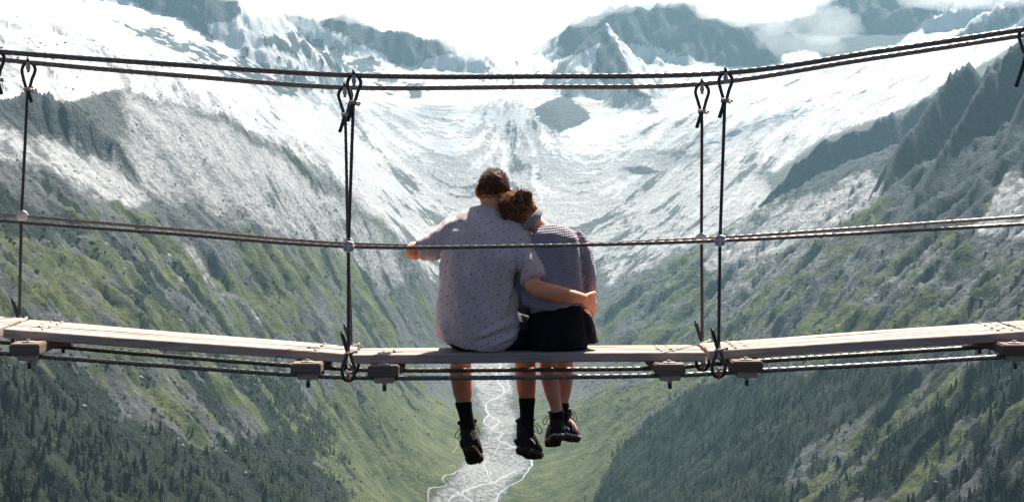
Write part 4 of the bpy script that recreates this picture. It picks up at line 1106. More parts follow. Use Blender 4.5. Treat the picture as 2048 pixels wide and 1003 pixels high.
# T-shirt
tee = [px_tube([(426, 957, 1008, 9.31, 0.066), (433, 936, 1020, 9.30, 0.088), (446, 910, 1036, 9.298, 0.104), (464, 894, 1046, 9.270, 0.117), (486, 886, 1048, 9.237, 0.128), (515, 883, 1040, 9.215, 0.135), (550, 882, 1034, 9.205, 0.137), (590, 879, 1034, 9.20, 0.140), (620, 874, 1034, 9.20, 0.145), (648, 869, 1036, 9.205, 0.150), (664, 870, 1039, 9.21, 0.152), (678, 880, 1030, 9.215, 0.146), (687, 897, 1010, 9.22, 0.136)], 40, 2.35, 0.12)]
tee += [limb([(930, 466, 9.275, 0.085), (905, 468, 9.262, 0.082), (882, 481, 9.235, 0.071), (858, 494, 9.222, 0.063), (838, 501, 9.218, 0.057)], 24, cap=0.1)]
tee += [limb([(1012, 466, 9.275, 0.088), (1034, 480, 9.235, 0.082), (1050, 512, 9.185, 0.074), (1060, 540, 9.13, 0.069), (1068, 561, 9.095, 0.067)], 24, cap=0.1)]
tee += [ring_tube([at(1024, 666, 9.17), at(1005, 679, 9.16), at(975, 684, 9.155), at(945, 684, 9.16)], [0.034, 0.030, 0.026, 0.02], 14, Vector((0, 0, 1)))]
me = remesh(tee, 0.0065, 4)
A = mcoords(me); Nn = mnormals(me); qx, qy = pxz(A)
back = sstep(0.2, -0.3, Nn[:, 1])
tors = sstep(870, 905, qx) * sstep(1052, 1035, qx)
f = 0.0075 * ridged((qx - 0.10 * (qy - 520) - 960) / 46 + 0.4 * fbm(qx / 60, qy / 90, 201, 2), qy / 240, 202, 3) * sstep(470, 540, qy) * sstep(695, 640, qy)
f += 0.006 * fbm(qx / 40, qy / 55, 203, 3)
for (x0, y0, x1, y1, wd, am) in ((1036, 478, 1018, 560, 9, 0.010), (1022, 560, 1000, 640, 10, 0.008), (1042, 520, 1026, 585, 5, -0.014), (1000, 470, 985, 600, 11, 0.007), (930, 480, 960, 610, 12, 0.006), (905, 520, 930, 650, 12, 0.006), (880, 470, 905, 440, 5, 0.008), (895, 500, 858, 520, 5, 0.008), (1034, 655, 950, 684, 4, -0.006), (1030, 640, 960, 672, 6, 0.010), (1028, 668, 985, 690, 4, 0.008), (880, 640, 900, 690, 7, 0.006), (1060, 500, 1072, 550, 7, 0.006), (1040, 505, 1050, 565, 6, -0.006)):
    L2 = (x1 - x0) ** 2 + (y1 - y0) ** 2
    t = np.clip(((qx - x0) * (x1 - x0) + (qy - y0) * (y1 - y0)) / L2, 0, 1)
    d = np.hypot(qx - x0 - t * (x1 - x0), qy - y0 - t * (y1 - y0))
    f += am * np.exp(-(d / wd) ** 2) * (np.sin(np.pi * np.clip(t, 0.02, 0.98)) ** 0.6)
A += Nn * (2.1 * f * (0.35 + 0.65 * back))[:, None]
A[:, 2] = np.maximum(A[:, 2], DZ + 0.002)
setcoords(me, A)
tshirt = place('t_shirt', me, M_TEE, man)
# ribbed neckline and the two sleeve hems
ringp = [at(983, 427, 9.308) + Vector((0.064 * math.cos(a), 0.062 * math.sin(a), 0.008 * math.sin(a))) for a in np.linspace(0, 2 * math.pi, 33)]
from_part('neckband', ring_tube(ringp, [(0.009, 0.005)] * 33, 8, Vector((0, 0, 1)), cap=0), M_TEE, tshirt)
# shorts
sh = [blob_part(Vector((man_origin.x, YB, DZ + 0.088)), (0.190, 0.158, 0.100))]
for xk, hx_ in ((xk1, at(928, 690, YB).x), (xk2, at(1000, 690, YB).x)):
    sh += [ring_tube([Vector((hx_, YB, DZ + 0.09)), Vector((hx_ * 0.4 + xk * 0.6, 9.42, DZ + 0.088)), Vector((xk, 9.55, DZ + 0.080))], [0.094, 0.088, 0.080], 20, Vector((1, 0, 0)), cap=0.15)]
sh += [ring_tube([at(1030, 682, 9.22), at(1046, 672, 9.36), at(1052, 672, 9.5)], [0.06, 0.065, 0.06], 14, Vector((1, 0, 0)))]
me = remesh(sh, 0.007, 4); A = mcoords(me); Nn = mnormals(me)
A += Nn * (0.005 * fbm(A[:, 0] * 18, A[:, 1] * 14 + A[:, 2] * 18, 211, 3))[:, None]; A[:, 2] = np.maximum(A[:, 2], DZ + 0.001); setcoords(me, A)
place('shorts', me, M_NAVY, man)
# hair: short, brushed forward on top, tapered at the nape
rh = random.Random(11)
cap_me = [blob_part(hc + up_m * 0.018 - fw_m * 0.002, (0.081, 0.101, 0.104), rot_m, 24, 16)]
hv = remesh(cap_me, 0.007, 0); A = mcoords(hv); Nn = mnormals(hv)
rel = A - np.array(hc); lu = rel @ np.array(up_m); lf = rel @ np.array(fw_m)
A += Nn * (0.004 * fbm(A[:, 0] * 40, A[:, 2] * 40 + A[:, 1] * 30, 221, 3))[:, None]
A = np.where((lu < -0.035 - 0.25 * np.minimum(lf, 0.0))[:, None] | ((lf > 0.035) & (lu < 0.055))[:, None], A - Nn * 0.022, A)
setcoords(hv, A)
hair = place('hair', hv, M_HAIR, man)
tf = []
for i in range(3600):
    a = rh.uniform(0, 2 * math.pi); w = rh.uniform(-0.62, 1.0)
    cr = math.sqrt(max(0, 1 - w * w))
    d = sd_m * (cr * math.cos(a)) + fw_m * (cr * math.sin(a)) + up_m * w
    fwd_ = cr * math.sin(a)
    if fwd_ > 0.45 and w < 0.5: continue
    if w < -0.25 and (fwd_ > -0.35): continue
    base = hc + up_m * 0.016 + sd_m * (d.dot(sd_m) * 0.078) + fw_m * (d.dot(fw_m) * 0.098) + up_m * (d.dot(up_m) * 0.101)
    ln = (0.009 + 0.016 * max(0, w) + 0.005 * (w > -0.1)) * rh.uniform(0.7, 1.3)
    g = (fw_m * (0.5 + 0.9 * max(0, w)) * (1 if w > 0.2 else 0.1) - up_m * (0.9 if w < 0.3 else 0.0) + sd_m * rh.uniform(-0.3, 0.3)) * 1.0
    n_ = d.normalized(); g = g - n_ * g.dot(n_)
    p1 = base + (n_ * 0.30 + g * 0.8) * ln * 0.5; p2 = base + (n_ * 0.30 + g * 1.3) * ln
    tf.append(strand([base - n_ * 0.004, p1, p2], rh.uniform(0.0008, 0.0017), 0.0003))
from_part('hair_tuft', join(tf), M_HAIR, hair)
# socks and boots
so1 = limb([(927, 803, 9.67, (0.0445, 0.048)), (927.5, 808, 9.67, (0.0435, 0.047)), (931, 825, 9.675, (0.038, 0.042)), (936, 850, 9.685, (0.036, 0.042)), (939, 874, 9.69, (0.038, 0.05))], 24, cap=0.1)
so2 = limb([(1054, 795, 9.67, (0.0445, 0.048)), (1054, 800, 9.67, (0.0435, 0.047)), (1054, 820, 9.675, (0.038, 0.042)), (1054, 846, 9.685, (0.036, 0.042)), (1054, 870, 9.69, (0.038, 0.05))], 24, cap=0.1)
for so in (so1, so2):
    V, Fc = so
    from_part('sock', so, M_SOCK, man)
make_boot(man, a1_ + Vector((0, 0.02, 0.010)), f1, Vector((-0.12, 0.45, 0.88)), 1.0, -1)
make_boot(man, a2_ + Vector((0, 0.02, 0.008)), f2, Vector((0.02, 0.33, 0.94)), 1.0, 1)

# ================= the woman
gh = at(1041, 424, 9.285)
up_g = Vector((-0.66, 0.06, 0.75)).normalized(); fw_g = Vector((0.10, 0.99, 0.02)); fw_g = (fw_g - up_g * fw_g.dot(up_g)).normalized(); sd_g = fw_g.cross(up_g)
rot_g = Matrix((sd_g, fw_g, up_g)).transposed().to_quaternion()
gb = [blob_part(gh, (0.070, 0.088, 0.098), rot_g, 24, 16)] + face_parts(gh, fw_g, up_g, sd_g, 0.93)
gb += [limb([(1106, 480, 9.235, (0.060, 0.05)), (1086, 461, 9.25, (0.047, 0.047)), (1068, 445, 9.265, (0.046, 0.05)), (1050, 430, 9.28, (0.05, 0.055))])]
gb += [px_tube([(462, 1085, 1140, 9.23, 0.05), (482, 1068, 1158, 9.22, 0.075), (520, 1062, 1158, 9.20, 0.09), (570, 1062, 1152, 9.20, 0.09), (610, 1064, 1160, 9.21, 0.095), (650, 1070, 1160, 9.225, 0.100)])]
gb += [limb([(1150, 478, 9.225, 0.046), (1167, 520, 9.205, 0.041), (1174, 560, 9.20, 0.037), (1172, 590, 9.26, 0.034), (1160, 612, 9.36, 0.027)])]
gb += [limb([(1082, 480, 9.225, 0.046), (1056, 520, 9.21, 0.040), (1042, 570, 9.21, 0.036), (1046, 605, 9.26, 0.033), (1066, 622, 9.36, 0.027)])]
for wx_, px_, sgn in ((1160, 1158, -1), (1066, 1070, 1)):
    wq = at(wx_, 613, 9.36); pq = wq + Vector((0.012 * -sgn, 0.06, -0.012))
    kk = [pq + Vector((0.034 * -sgn * (1 - i * 0.66) * -1, 0.038, -0.004)) for i in range(4)]
    gb += hand_parts(wq, pq, kk, [[k + Vector((0, 0.03, -0.008)), k + Vector((0, 0.05, -0.018)), k + Vector((0, 0.064, -0.028))] for k in kk], [pq + Vector((0.03 * sgn, -0.02, 0)), pq + Vector((0.045 * sgn, 0.01, 0)), pq + Vector((0.046 * sgn, 0.034, -0.01))])
gb += [blob_part(Vector((at(1123, 690, YB).x, YB, DZ + 0.09)), (0.15, 0.10, 0.088))]
xg1, xg2 = at(1097, 700, 9.64).x, at(1132, 700, 9.66).x
for xk, hx_ in ((xg1, at(1093, 690, YB).x), (xg2, at(1148, 690, YB).x)):
    gb += [ring_tube([Vector((hx_, YB, DZ + 0.085)), Vector((hx_ * 0.5 + xk * 0.5, 9.42, DZ + 0.078)), Vector((xk, 9.58, DZ + 0.062)), Vector((xk, 9.625, DZ + 0.040))], [0.072, 0.068, 0.055, 0.05], 18, Vector((1, 0, 0)))]
gb += [limb([(1096, 695, 9.635, 0.050), (1098, 722, 9.65, (0.050, 0.052)), (1099, 748, 9.655, (0.0505, 0.056)), (1104, 778, 9.66, (0.043, 0.048)), (1111, 808, 9.665, (0.032, 0.037)), (1115, 828, 9.67, (0.0285, 0.034)), (1117, 846, 9.67, (0.029, 0.038))]),
       limb([(1130, 695, 9.665, 0.048), (1131, 722, 9.69, (0.044, 0.050)), (1131, 750, 9.70, (0.043, 0.052)), (1130, 775, 9.71, (0.036, 0.045)), (1127, 800, 9.72, (0.028, 0.034)), (1126, 820, 9.72, (0.0265, 0.032)), (1127, 836, 9.725, (0.028, 0.036))])]
fg1 = Vector((-0.14, 0.95, -0.26)).normalized(); fg2 = Vector((0.46, 0.86, -0.20)).normalized()
ga1, ga2 = at(1112, 844, 9.68), at(1126, 838, 9.73)
gb += [ring_tube([a, a + ff * 0.08 - Vector((0, 0, 0.025)), a + ff * 0.13 - Vector((0, 0, 0.04))], [0.030, 0.032, 0.024], 14, Vector((1, 0, 0))) for a, ff in ((ga1, fg1), (ga2, fg2))]
woman_origin = Vector((at(1123, 690, YB).x, YB, DZ))
woman = place('person', remesh(gb, 0.0062, 4), M_SKIN2, None, woman_origin)
tag(woman, 'seated person in mauve waffle knit sweater and black shorts leaning on a shoulder', 'person')
# sweater
sw = [px_tube([(455, 1092, 1146, 9.235, 0.055), (463, 1076, 1158, 9.232, 0.078), (478, 1062, 1166, 9.225, 0.098), (505, 1052, 1170, 9.21, 0.112), (540, 1047, 1170, 9.195, 0.118), (575, 1043, 1168, 9.19, 0.120), (600, 1040, 1168, 9.195, 0.120), (612, 1044, 1162, 9.20, 0.118)], 40, 2.3, 0.12)]
sw += [limb([(1142, 474, 9.228, 0.056), (1158, 492, 9.22, 0.058), (1167, 528, 9.20, 0.054), (1174, 560, 9.195, 0.049), (1174, 586, 9.235, 0.045), (1166, 606, 9.33, 0.038)], 22, cap=0.15)]
sw += [limb([(1084, 480, 9.225, 0.056), (1060, 520, 9.21, 0.054), (1044, 570, 9.20, 0.052), (1045, 604, 9.24, 0.048), (1064, 620, 9.34, 0.036)], 22, cap=0.15)]
me = remesh(sw, 0.006, 4)
A = mcoords(me); Nn = mnormals(me); qx, qy = pxz(A)
f = 0.006 * fbm(qx / 38, qy / 60, 231, 3)
for (x0, y0, x1, y1, wd, am) in ((1160, 470, 1172, 590, 5, -0.014), (1150, 480, 1160, 600, 8, 0.009), (1110, 470, 1150, 560, 12, 0.006), (1070, 500, 1120, 600, 12, 0.005), (1085, 470, 1100, 470, 8, 0.004), (1176, 500, 1190, 580, 6, 0.004)):
    L2 = (x1 - x0) ** 2 + (y1 - y0) ** 2
    t = np.clip(((qx - x0) * (x1 - x0) + (qy - y0) * (y1 - y0)) / L2, 0, 1)
    d = np.hypot(qx - x0 - t * (x1 - x0), qy - y0 - t * (y1 - y0)); f += am * np.exp(-(d / wd) ** 2)
A += Nn * f[:, None]
ku = A[:, 0] + 0.18 * (A[:, 2] + 0.1) + 0.006 * fbm(qx / 50, qy / 50, 235, 2); kvv = A[:, 2] - 0.10 * A[:, 0] + 0.006 * fbm(qx / 50, qy / 50, 236, 2)
ku = ku + np.sign(Nn[:, 0]) * np.abs(A[:, 1] - 9.2) * np.abs(Nn[:, 0]) * 0.8
# knit cells as true relief too
def trw(v, p): return np.abs(2 * np.mod(v / p, 1) - 1)
wfl = np.maximum(trw(ku, 0.0128) ** 1.6, trw(kvv, 0.0118) ** 1.6)
A += Nn * (wfl * 0.002)[:, None]
setcoords(me, A)
uvl = me.uv_layers.new(name='UVMap')
li = np.empty(len(me.loops), np.int32); me.loops.foreach_get('vertex_index', li)
uvl.data.foreach_set('uv', np.stack([ku[li], kvv[li]], -1).astype(np.float32).ravel())
sweater = place('sweater', me, M_KNIT, woman)
# shirt hem that shows under the sweater
me = remesh([px_tube([(596, 1058, 1150, 9.19, 0.105), (606, 1056, 1158, 9.185, 0.112), (613, 1058, 1160, 9.185, 0.112)], 30, 2.2, 0.1)], 0.007, 2)
A = mcoords(me); Nn = mnormals(me); A += Nn * (0.006 * fbm(A[:, 0] * 30, A[:, 2] * 30, 240, 3))[:, None]; setcoords(me, A)
place('undershirt', me, M_GREYKNIT, woman)
# black shorts
sh = [px_tube([(603, 1062, 1164, 9.20, 0.112), (620, 1058, 1170, 9.205, 0.128), (645, 1054, 1182, 9.21, 0.142), (670, 1052, 1193, 9.22, 0.150), (690, 1052, 1197, 9.225, 0.150)], 34, 2.4, 0.1)]
for xk, hx_ in ((xg1, at(1090, 690, YB).x), (xg2 + 0.03, at(1156, 690, YB).x)):
    sh += [ring_tube([Vector((hx_, YB, DZ + 0.085)), Vector((hx_ * 0.5 + xk * 0.5, 9.40, DZ + 0.082)), Vector((xk, 9.50, DZ + 0.078))], [0.09, 0.085, 0.08], 20, Vector((1, 0, 0)), cap=0.15)]
me = remesh(sh, 0.0065, 3); A = mcoords(me); Nn = mnormals(me); qx, qy = pxz(A)
f = 0.006 * fbm(A[:, 0] * 16, A[:, 2] * 20 + A[:, 1] * 12, 251, 3) - 0.012 * np.exp(-((qx - 1172 - (qy - 640) * 0.15) / 5) ** 2)
A += Nn * f[:, None]; A[:, 2] = np.maximum(A[:, 2], DZ + 0.001); setcoords(me, A)
sho = place('shorts', me, M_BLACK, woman)
from_part('pocket_edge', ring_tube(smooth_path([at(1176, 628, 9.12), at(1184, 642, 9.125), at(1189, 660, 9.13), at(1192, 682, 9.14)], 4), [0.006] * 13, 8, Vector((0, 1, 0))), make_cloth('brown_trim', (0.05, 0.028, 0.018), (0.12, 0.075, 0.05), 90), sho)
# hair with a messy bun, and the knitted band
cap_me = remesh([blob_part(gh + up_g * 0.012 - fw_g * 0.006, (0.079, 0.094, 0.096), rot_g, 24, 16)], 0.006, 0)
A = mcoords(cap_me); Nn = mnormals(cap_me); rel = A - np.array(gh); lu = rel @ np.array(up_g); lf = rel @ np.array(fw_g)
A += Nn * (0.004 * ridged(A[:, 0] * 60, A[:, 2] * 25 + A[:, 1] * 20, 261, 3))[:, None]
A = np.where((lu < -0.055)[:, None] | ((lf > 0.045) & (lu < 0.05))[:, None], A - Nn * 0.022, A)
setcoords(cap_me, A)
ghair = place('hair', cap_me, M_HAIR2, woman)
rg = random.Random(23)
bun = at(1045, 401, 9.190)
tf = []
for i in range(900):             # hair drawn over the skull towards the bun
    a = rg.uniform(0, 2 * math.pi); w = rg.uniform(-0.55, 0.98); cr = math.sqrt(max(0, 1 - w * w))
    d = sd_g * (cr * math.cos(a)) + fw_g * (cr * math.sin(a)) + up_g * w
    if cr * math.sin(a) > 0.5: continue
    base = gh + up_g * 0.012 - fw_g * 0.006 + sd_g * (d.dot(sd_g) * 0.081) + fw_g * (d.dot(fw_g) * 0.096) + up_g * (d.dot(up_g) * 0.098)
    tgt = bun + Vector((rg.uniform(-0.02, 0.02), 0.02, rg.uniform(-0.02, 0.02)))
    n_ = d.normalized(); pts = []
    ln = rg.uniform(0.35, 0.9)
    for k in range(5):
        t = k / 4 * ln; p = base.lerp(tgt, t); q = p - gh
        el = Vector((q.dot(sd_g) / 0.083, (q.dot(fw_g) + 0.006) / 0.098, (q.dot(up_g) - 0.012) / 0.10))
        if el.length < 1.0 and t < 0.9: p = gh + (q / max(el.length, 0.3))
        pts.append(p + n_ * rg.uniform(0, 0.004) + Vector((rg.uniform(-0.003, 0.003), 0, rg.uniform(-0.003, 0.003))))
    tf.append(strand(pts, rg.uniform(0.0012, 0.0024), 0.0006))
for i in range(30):              # looped locks of the bun, each a bundle of strands
    ax_ = Vector((rg.uniform(-0.8, 0.8), -1.0, rg.uniform(-0.8, 0.8))).normalized(); s1_ = ax_.cross(Vector((0.2, 0, 1))).normalized(); s2_ = ax_.cross(s1_)
    R0 = rg.uniform(0.014, 0.042); a0 = rg.uniform(0, 6.28); sp = rg.uniform(2.2, 4.4); c = bun + Vector((rg.uniform(-0.014, 0.014), rg.uniform(-0.018, 0.012), rg.uniform(-0.012, 0.014)))
    pts = [c + (s1_ * math.cos(a0 + sp * k / 8) + s2_ * math.sin(a0 + sp * k / 8)) * (R0 * (1 + 0.14 * math.sin(k * 1.3 + i))) - ax_ * (-0.016 + 0.03 * (1 - (R0 / 0.042)) - 0.008 * math.sin(k * 0.8)) for k in range(9)]
    wb = rg.uniform(0.0035, 0.0065)
    tf.append(strand(pts, wb * 0.9, wb * 0.4, 7))
    for q in range(14):
        th = rg.uniform(0, 6.28); off = [Vector((math.cos(th + k * 0.5), math.sin(th * 2.1 + k * 0.3), math.sin(th + k * 0.5))) * wb * rg.uniform(0.8, 1.15) for k in range(9)]
        tf.append(strand([p + o for p, o in zip(pts, off)], rg.uniform(0.0010, 0.0018), 0.0004))
for i in range(170):             # loose ends that stand up and fly away
    a = rg.gauss(math.pi / 2, 0.75); d = Vector((math.cos(a), rg.uniform(-0.4, 0.2), math.sin(a))).normalized()
    b0 = bun + Vector((rg.uniform(-0.025, 0.025), rg.uniform(-0.01, 0.02), rg.uniform(-0.005, 0.025))); ln = rg.uniform(0.03, 0.075)
    cv = Vector((rg.uniform(-1, 1), 0, rg.uniform(-1, 0.4))) * 0.018
    tf.append(strand([b0, b0 + d * ln * 0.5 + cv * 0.3, b0 + d * ln + cv], rg.uniform(0.0009, 0.0018), 0.0003))
for i in range(70):              # strays towards his neck
    b0 = at(rg.uniform(1000, 1025), rg.uniform(392, 440), 9.21); d = Vector((rg.uniform(-1, -0.3), rg.uniform(-0.2, 0.2), rg.uniform(-0.5, 0.5)))
    tf.append(strand([b0, b0 + d * 0.016, b0 + d * 0.03 + Vector((0, 0, rg.uniform(-0.01, 0.01)))], 0.0011, 0.0003))
from_part('hair_strand', join(tf), M_HAIR2, ghair)
bandc = gh - up_g * 0.058
bp = [bandc + sd_g * (0.0815 * math.cos(a)) + fw_g * (0.094 * math.sin(a)) + up_g * (0.020 * math.sin(a)) for a in np.linspace(0, 2 * math.pi, 41)]
from_part('headband', ring_tube(bp, [(0.0185, 0.007)] * 41, 12, up_g, 2.6, cap=0), M_GREYKNIT, woman)
# her ankle socks and boots
from_part('sock', limb([(1113, 822, 9.668, (0.034, 0.040)), (1115, 832, 9.67, (0.034, 0.041)), (1115, 850, 9.675, (0.034, 0.046))], 20, cap=0.1), M_SOCK, woman)
from_part('sock', limb([(1127, 804, 9.72, (0.031, 0.037)), (1126, 820, 9.722, (0.031, 0.039)), (1127, 838, 9.725, (0.033, 0.045))], 20, cap=0.1), M_SOCK, woman)
make_boot(woman, ga1 + Vector((0, 0.02, -0.004)), fg1, Vector((0.0, 0.25, 0.97)), 0.86, -1, True)
make_boot(woman, ga2 + Vector((0.004, 0.02, -0.002)), fg2, Vector((0.10, 0.22, 0.97)), 0.86, 1, True)
# ------------------------------------------------------------------ meltwater channels and footpath on the valley floor
def make_plain(name, c1, c2, rough, scale, spec=0.3):
    m = NT(name); n = m.noise(m.coord('Object'), scale, 5, 0.6)
    return m.bsdf(m.mix(m.ramp(n, [(0.35, 0.0), (0.68, 1.0)]), c1, c2), rough, 0, spec, bump=n, bdist=0.15, bstr=0.3)
M_WATER = make_plain('milky_water', (0.24, 0.255, 0.255), (0.33, 0.345, 0.345), 0.85, 0.09, 0.05)
M_PATH = make_plain('pale_track', (0.20, 0.19, 0.155), (0.30, 0.285, 0.24), 0.95, 0.2)
def ribbon(pix, w, seed):
    pts = smooth_path2(pix); L_ = []
    for x, y in pts:
        p = land(x, y)
        if p is not None: L_.append(p)
    A = np.array(L_)
    d = np.r_[0, np.cumsum(np.linalg.norm(np.diff(A[:, :2], axis=0), axis=1))]
    n = max(8, int(d[-1] / 6.0)); s = np.linspace(0, d[-1], n)
    A = np.stack([np.interp(s, d, A[:, k]) for k in range(2)], 1)
    T = np.gradient(A, axis=0); T /= np.linalg.norm(T, axis=1, keepdims=True) + 1e-9
    N_ = np.stack([-T[:, 1], T[:, 0]], 1)
    A = A + N_ * (7 * fbm(s / 45, s * 0 + seed, 300 + seed, 3))[:, None]
    ww = 0.55 * w * (0.65 + 0.7 * (0.5 + fbm(s / 60, s * 0 + seed + .5, 320 + seed, 3)))
    V = []
    for k in (-1, -0.4, 0.4, 1):
        B = A + N_ * (ww * k)[:, None]; z = ground_z(B[:, 0], B[:, 1]) + (0.35 if abs(k) < 0.9 else 0.05)
        V.append(np.stack([B[:, 0], B[:, 1], z], 1))
    V = np.stack(V, 1).reshape(-1, 3); i = np.arange(n * 4).reshape(n, 4)
    Fq = np.concatenate([np.stack([i[:-1, k], i[:-1, k + 1], i[1:, k + 1], i[1:, k]], -1) for k in range(3)])
    return V, Fq
def smooth_path2(pix, sub=6):
    P_ = [np.array(p, float) for p in pix]; P_ = [2 * P_[0] - P_[1]] + P_ + [2 * P_[-1] - P_[-2]]; out = []
    for i in range(1, len(P_) - 2):
        a, b, c, d = P_[i - 1:i + 3]
        for k in range(sub):
            t = k / sub; out.append(0.5 * (2 * b + (c - a) * t + (2 * a - 5 * b + 4 * c - d) * t * t + (3 * b - a - 3 * c + d) * t ** 3))
    out.append(P_[-2]); return out
STREAMS = [
 ([(985,668),(992,700),(1000,735),(990,752),(1008,778),(1000,792),(972,806),(978,828),(998,842),(984,858),(1004,866),(998,880),(1034,896),(1060,915),(1062,932),(1030,942),(1002,955),(985,964),(950,972),(925,986),(945,1006),(930,1040)], 5.2),
 ([(1000,735),(1012,756),(1018,776),(1008,790)], 3.0), ([(978,828),(968,842),(982,856)], 3.2),
 ([(1034,896),(1004,884),(990,905),(968,925),(975,945),(985,964)], 2.8),
 ([(1062,932),(1040,960),(1010,975),(990,1003),(985,1040)], 3.2), ([(925,986),(900,996),(890,1030)], 3.0), ([(1030,942),(1012,950),(960,962),(930,975)], 2.2),
 ([(975,640),(985,668)], 3.0), ([(1012,700),(1004,722),(1000,735)], 2.2), ([(984,858),(1000,850),(1030,846),(1044,856)], 2.4), ([(990,905),(1012,918),(1040,925)], 2.0),
]
Vs, Fs, o_ = [], [], 0
for k, (pix, w) in enumerate(STREAMS):
    V, Fq = ribbon(pix, w, k); V[:, 2] += 0.02 * k; Vs.append(V); Fs.append(Fq + o_); o_ += len(V)
river = np_mesh('river', np.concatenate(Vs), np.concatenate(Fs), M_WATER); river['kind'] = 'structure'
Vs, Fs, o_ = [], [], 0
for k, (pix, w) in enumerate([([(902,929),(910,932),(917,938),(908,946),(888,952),(886,962),(892,968),(872,974),(856,980),(858,1003),(870,1030)], 2.6), ([(905,905),(915,890),(912,872)], 1.2), ([(1180,800),(1215,782),(1248,766),(1285,752)], 2.4)]):
    V, Fq = ribbon(pix, w, 20 + k); Vs.append(V); Fs.append(Fq + o_); o_ += len(V)
path = np_mesh('footpath', np.concatenate(Vs), np.concatenate(Fs), M_PATH); path['kind'] = 'structure'

# ------------------------------------------------------------------ conifers
m = NT('conifer'); co = m.coord('Object'); n = m.noise(co, 1.7, 3, 0.6)
rnd = m.n('ShaderNodeObjectInfo').outputs['Random']
va = m.attr('tint')
c = m.mix(m.ramp(n, [(0.3, 0.0), (0.7, 1.0)]), (0.004, 0.007, 0.0055), (0.014, 0.021, 0.011))
c = m.mix(m.math('MULTIPLY', m.math('POWER', rnd, 2.0), 0.8), c, (0.045, 0.056, 0.022))
c = m.mix(m.ramp(m.noise(co, 0.045, 3, 0.6), [(0.42, 0.0), (0.62, 0.6)]), c, (0.024, 0.032, 0.013))
M_TREE = m.bsdf(c, 0.95, 0, 0.08)
M_TRUNK = make_plain('conifer_bark', (0.06, 0.045, 0.035), (0.13, 0.10, 0.08), 0.95, 3.0)
rt = random.Random(77)
def conifer_shape(tiers, pts_, seed, K=5):
    """unit-height tree: (verts, faces) of the crown, then of the trunk"""
    r = random.Random(seed); V, Fc = [], []
    for k in range(tiers):
        t = k / tiers
        z0 = 0.10 + 0.80 * t; z1 = min(1.0, z0 + 0.26 - 0.08 * t); R0 = 0.155 * (1 - t) ** 0.85 + 0.022
        c = len(V); V.append((r.uniform(-.01, .01), r.uniform(-.01, .01), z1)); a0 = r.uniform(0, 6.28)
        n2 = pts_ * 2
        for q in range(n2):
            a = a0 + q * 2 * math.pi / n2
            rr = R0 * (r.uniform(0.85, 1.25) if q % 2 == 0 else r.uniform(0.38, 0.55)); zz = z0 - (0.045 if q % 2 == 0 else -0.03) * (1.2 - t) + r.uniform(-.015, .015)
            V.append((rr * math.cos(a), rr * math.sin(a), zz))
        for q in range(n2): Fc.append((c, c + 1 + q, c + 1 + (q + 1) % n2))
    nb = len(Fc); o = len(V)
    for z, rr in ((-0.06, 0.020), (0.25, 0.015), (0.92, 0.003)):
        for q in range(K): V.append((rr * math.cos(q * 2 * math.pi / K), rr * math.sin(q * 2 * math.pi / K), z))
    for i in range(2):
        for q in range(K):
            a, b = o + i * K + q, o + i * K + (q + 1) % K; Fc += [(a, b, b + K), (a, b + K, a + K)]
    return np.array(V), np.array(Fc), nb
# candidate spots: more where the woods are dense
cr_ = np.random.RandomState(31)
wd = np.clip(WOOD, 0, 1) * (PY > 600)
area = (TY * (2 * tanw / NA)) * np.gradient(rows)[:, None]
prob = (wd * np.clip(0.35 + 1.3 * ns2 + 0.5 * ns1, 0.02, 2) * area).ravel(); prob *= ((PX > -260) & (PX < 2310) & (PY < 1120)).ravel(); prob /= prob.sum()
def spots(n, pr):
    ii = cr_.choice(len(pr), n, p=pr); r_, a_ = ii // NA, ii % NA
    y = rows[r_] * (1 + cr_.uniform(-0.002, 0.002, n)); x = y * (ta[a_] + cr_.uniform(-0.5, 0.5, n) * 2 * tanw / NA)
    return x, y, ground_z(x, y)
x1, y1, z1 = spots(12000, prob)
# stragglers above the woods and along the gullies
pr2 = (wall * sstep(0.2, 0.9, SCRUB) * (PY > 560) * (PY < 1050) * (TY < 5200) * area * (PX > -100) * (PX < 2150)).ravel(); pr2 /= pr2.sum()
x2, y2, z2 = spots(900, pr2)
tx_ = np.r_[x1, x2]; ty_ = np.r_[y1, y2]; tz_ = np.r_[z1, z2]
th_ = np.r_[7.0 + 12.0 * cr_.rand(len(x1)) ** 1.6, cr_.uniform(4, 10, len(x2))] * (0.8 + 0.4 * cr_.rand(len(tx_)))
tpx = tx_ / ty_ * F + 1024; tpy = 501.5 - (tz_ + th_ * 0.6) / ty_ * F
inview = (tpx > 4) & (tpx < 2044) & (tpy > 4) & (tpy < 998)
seen = np.ones(len(tx_), bool)
for k in np.linspace(0.5, 0.995, 90):
    seen &= ground_z(tx_ * k, ty_ * k) < (tz_ + th_ * 0.55) * k + 0.5
size = th_ / ty_ * inview * seen
order = np.argsort(-size); solo = np.zeros(len(tx_), bool)
picked = []
for i in order:                                                # the 300 that show largest
    if size[i] <= 0 or len(picked) >= 300: break
    picked.append(i)
solo[picked] = True
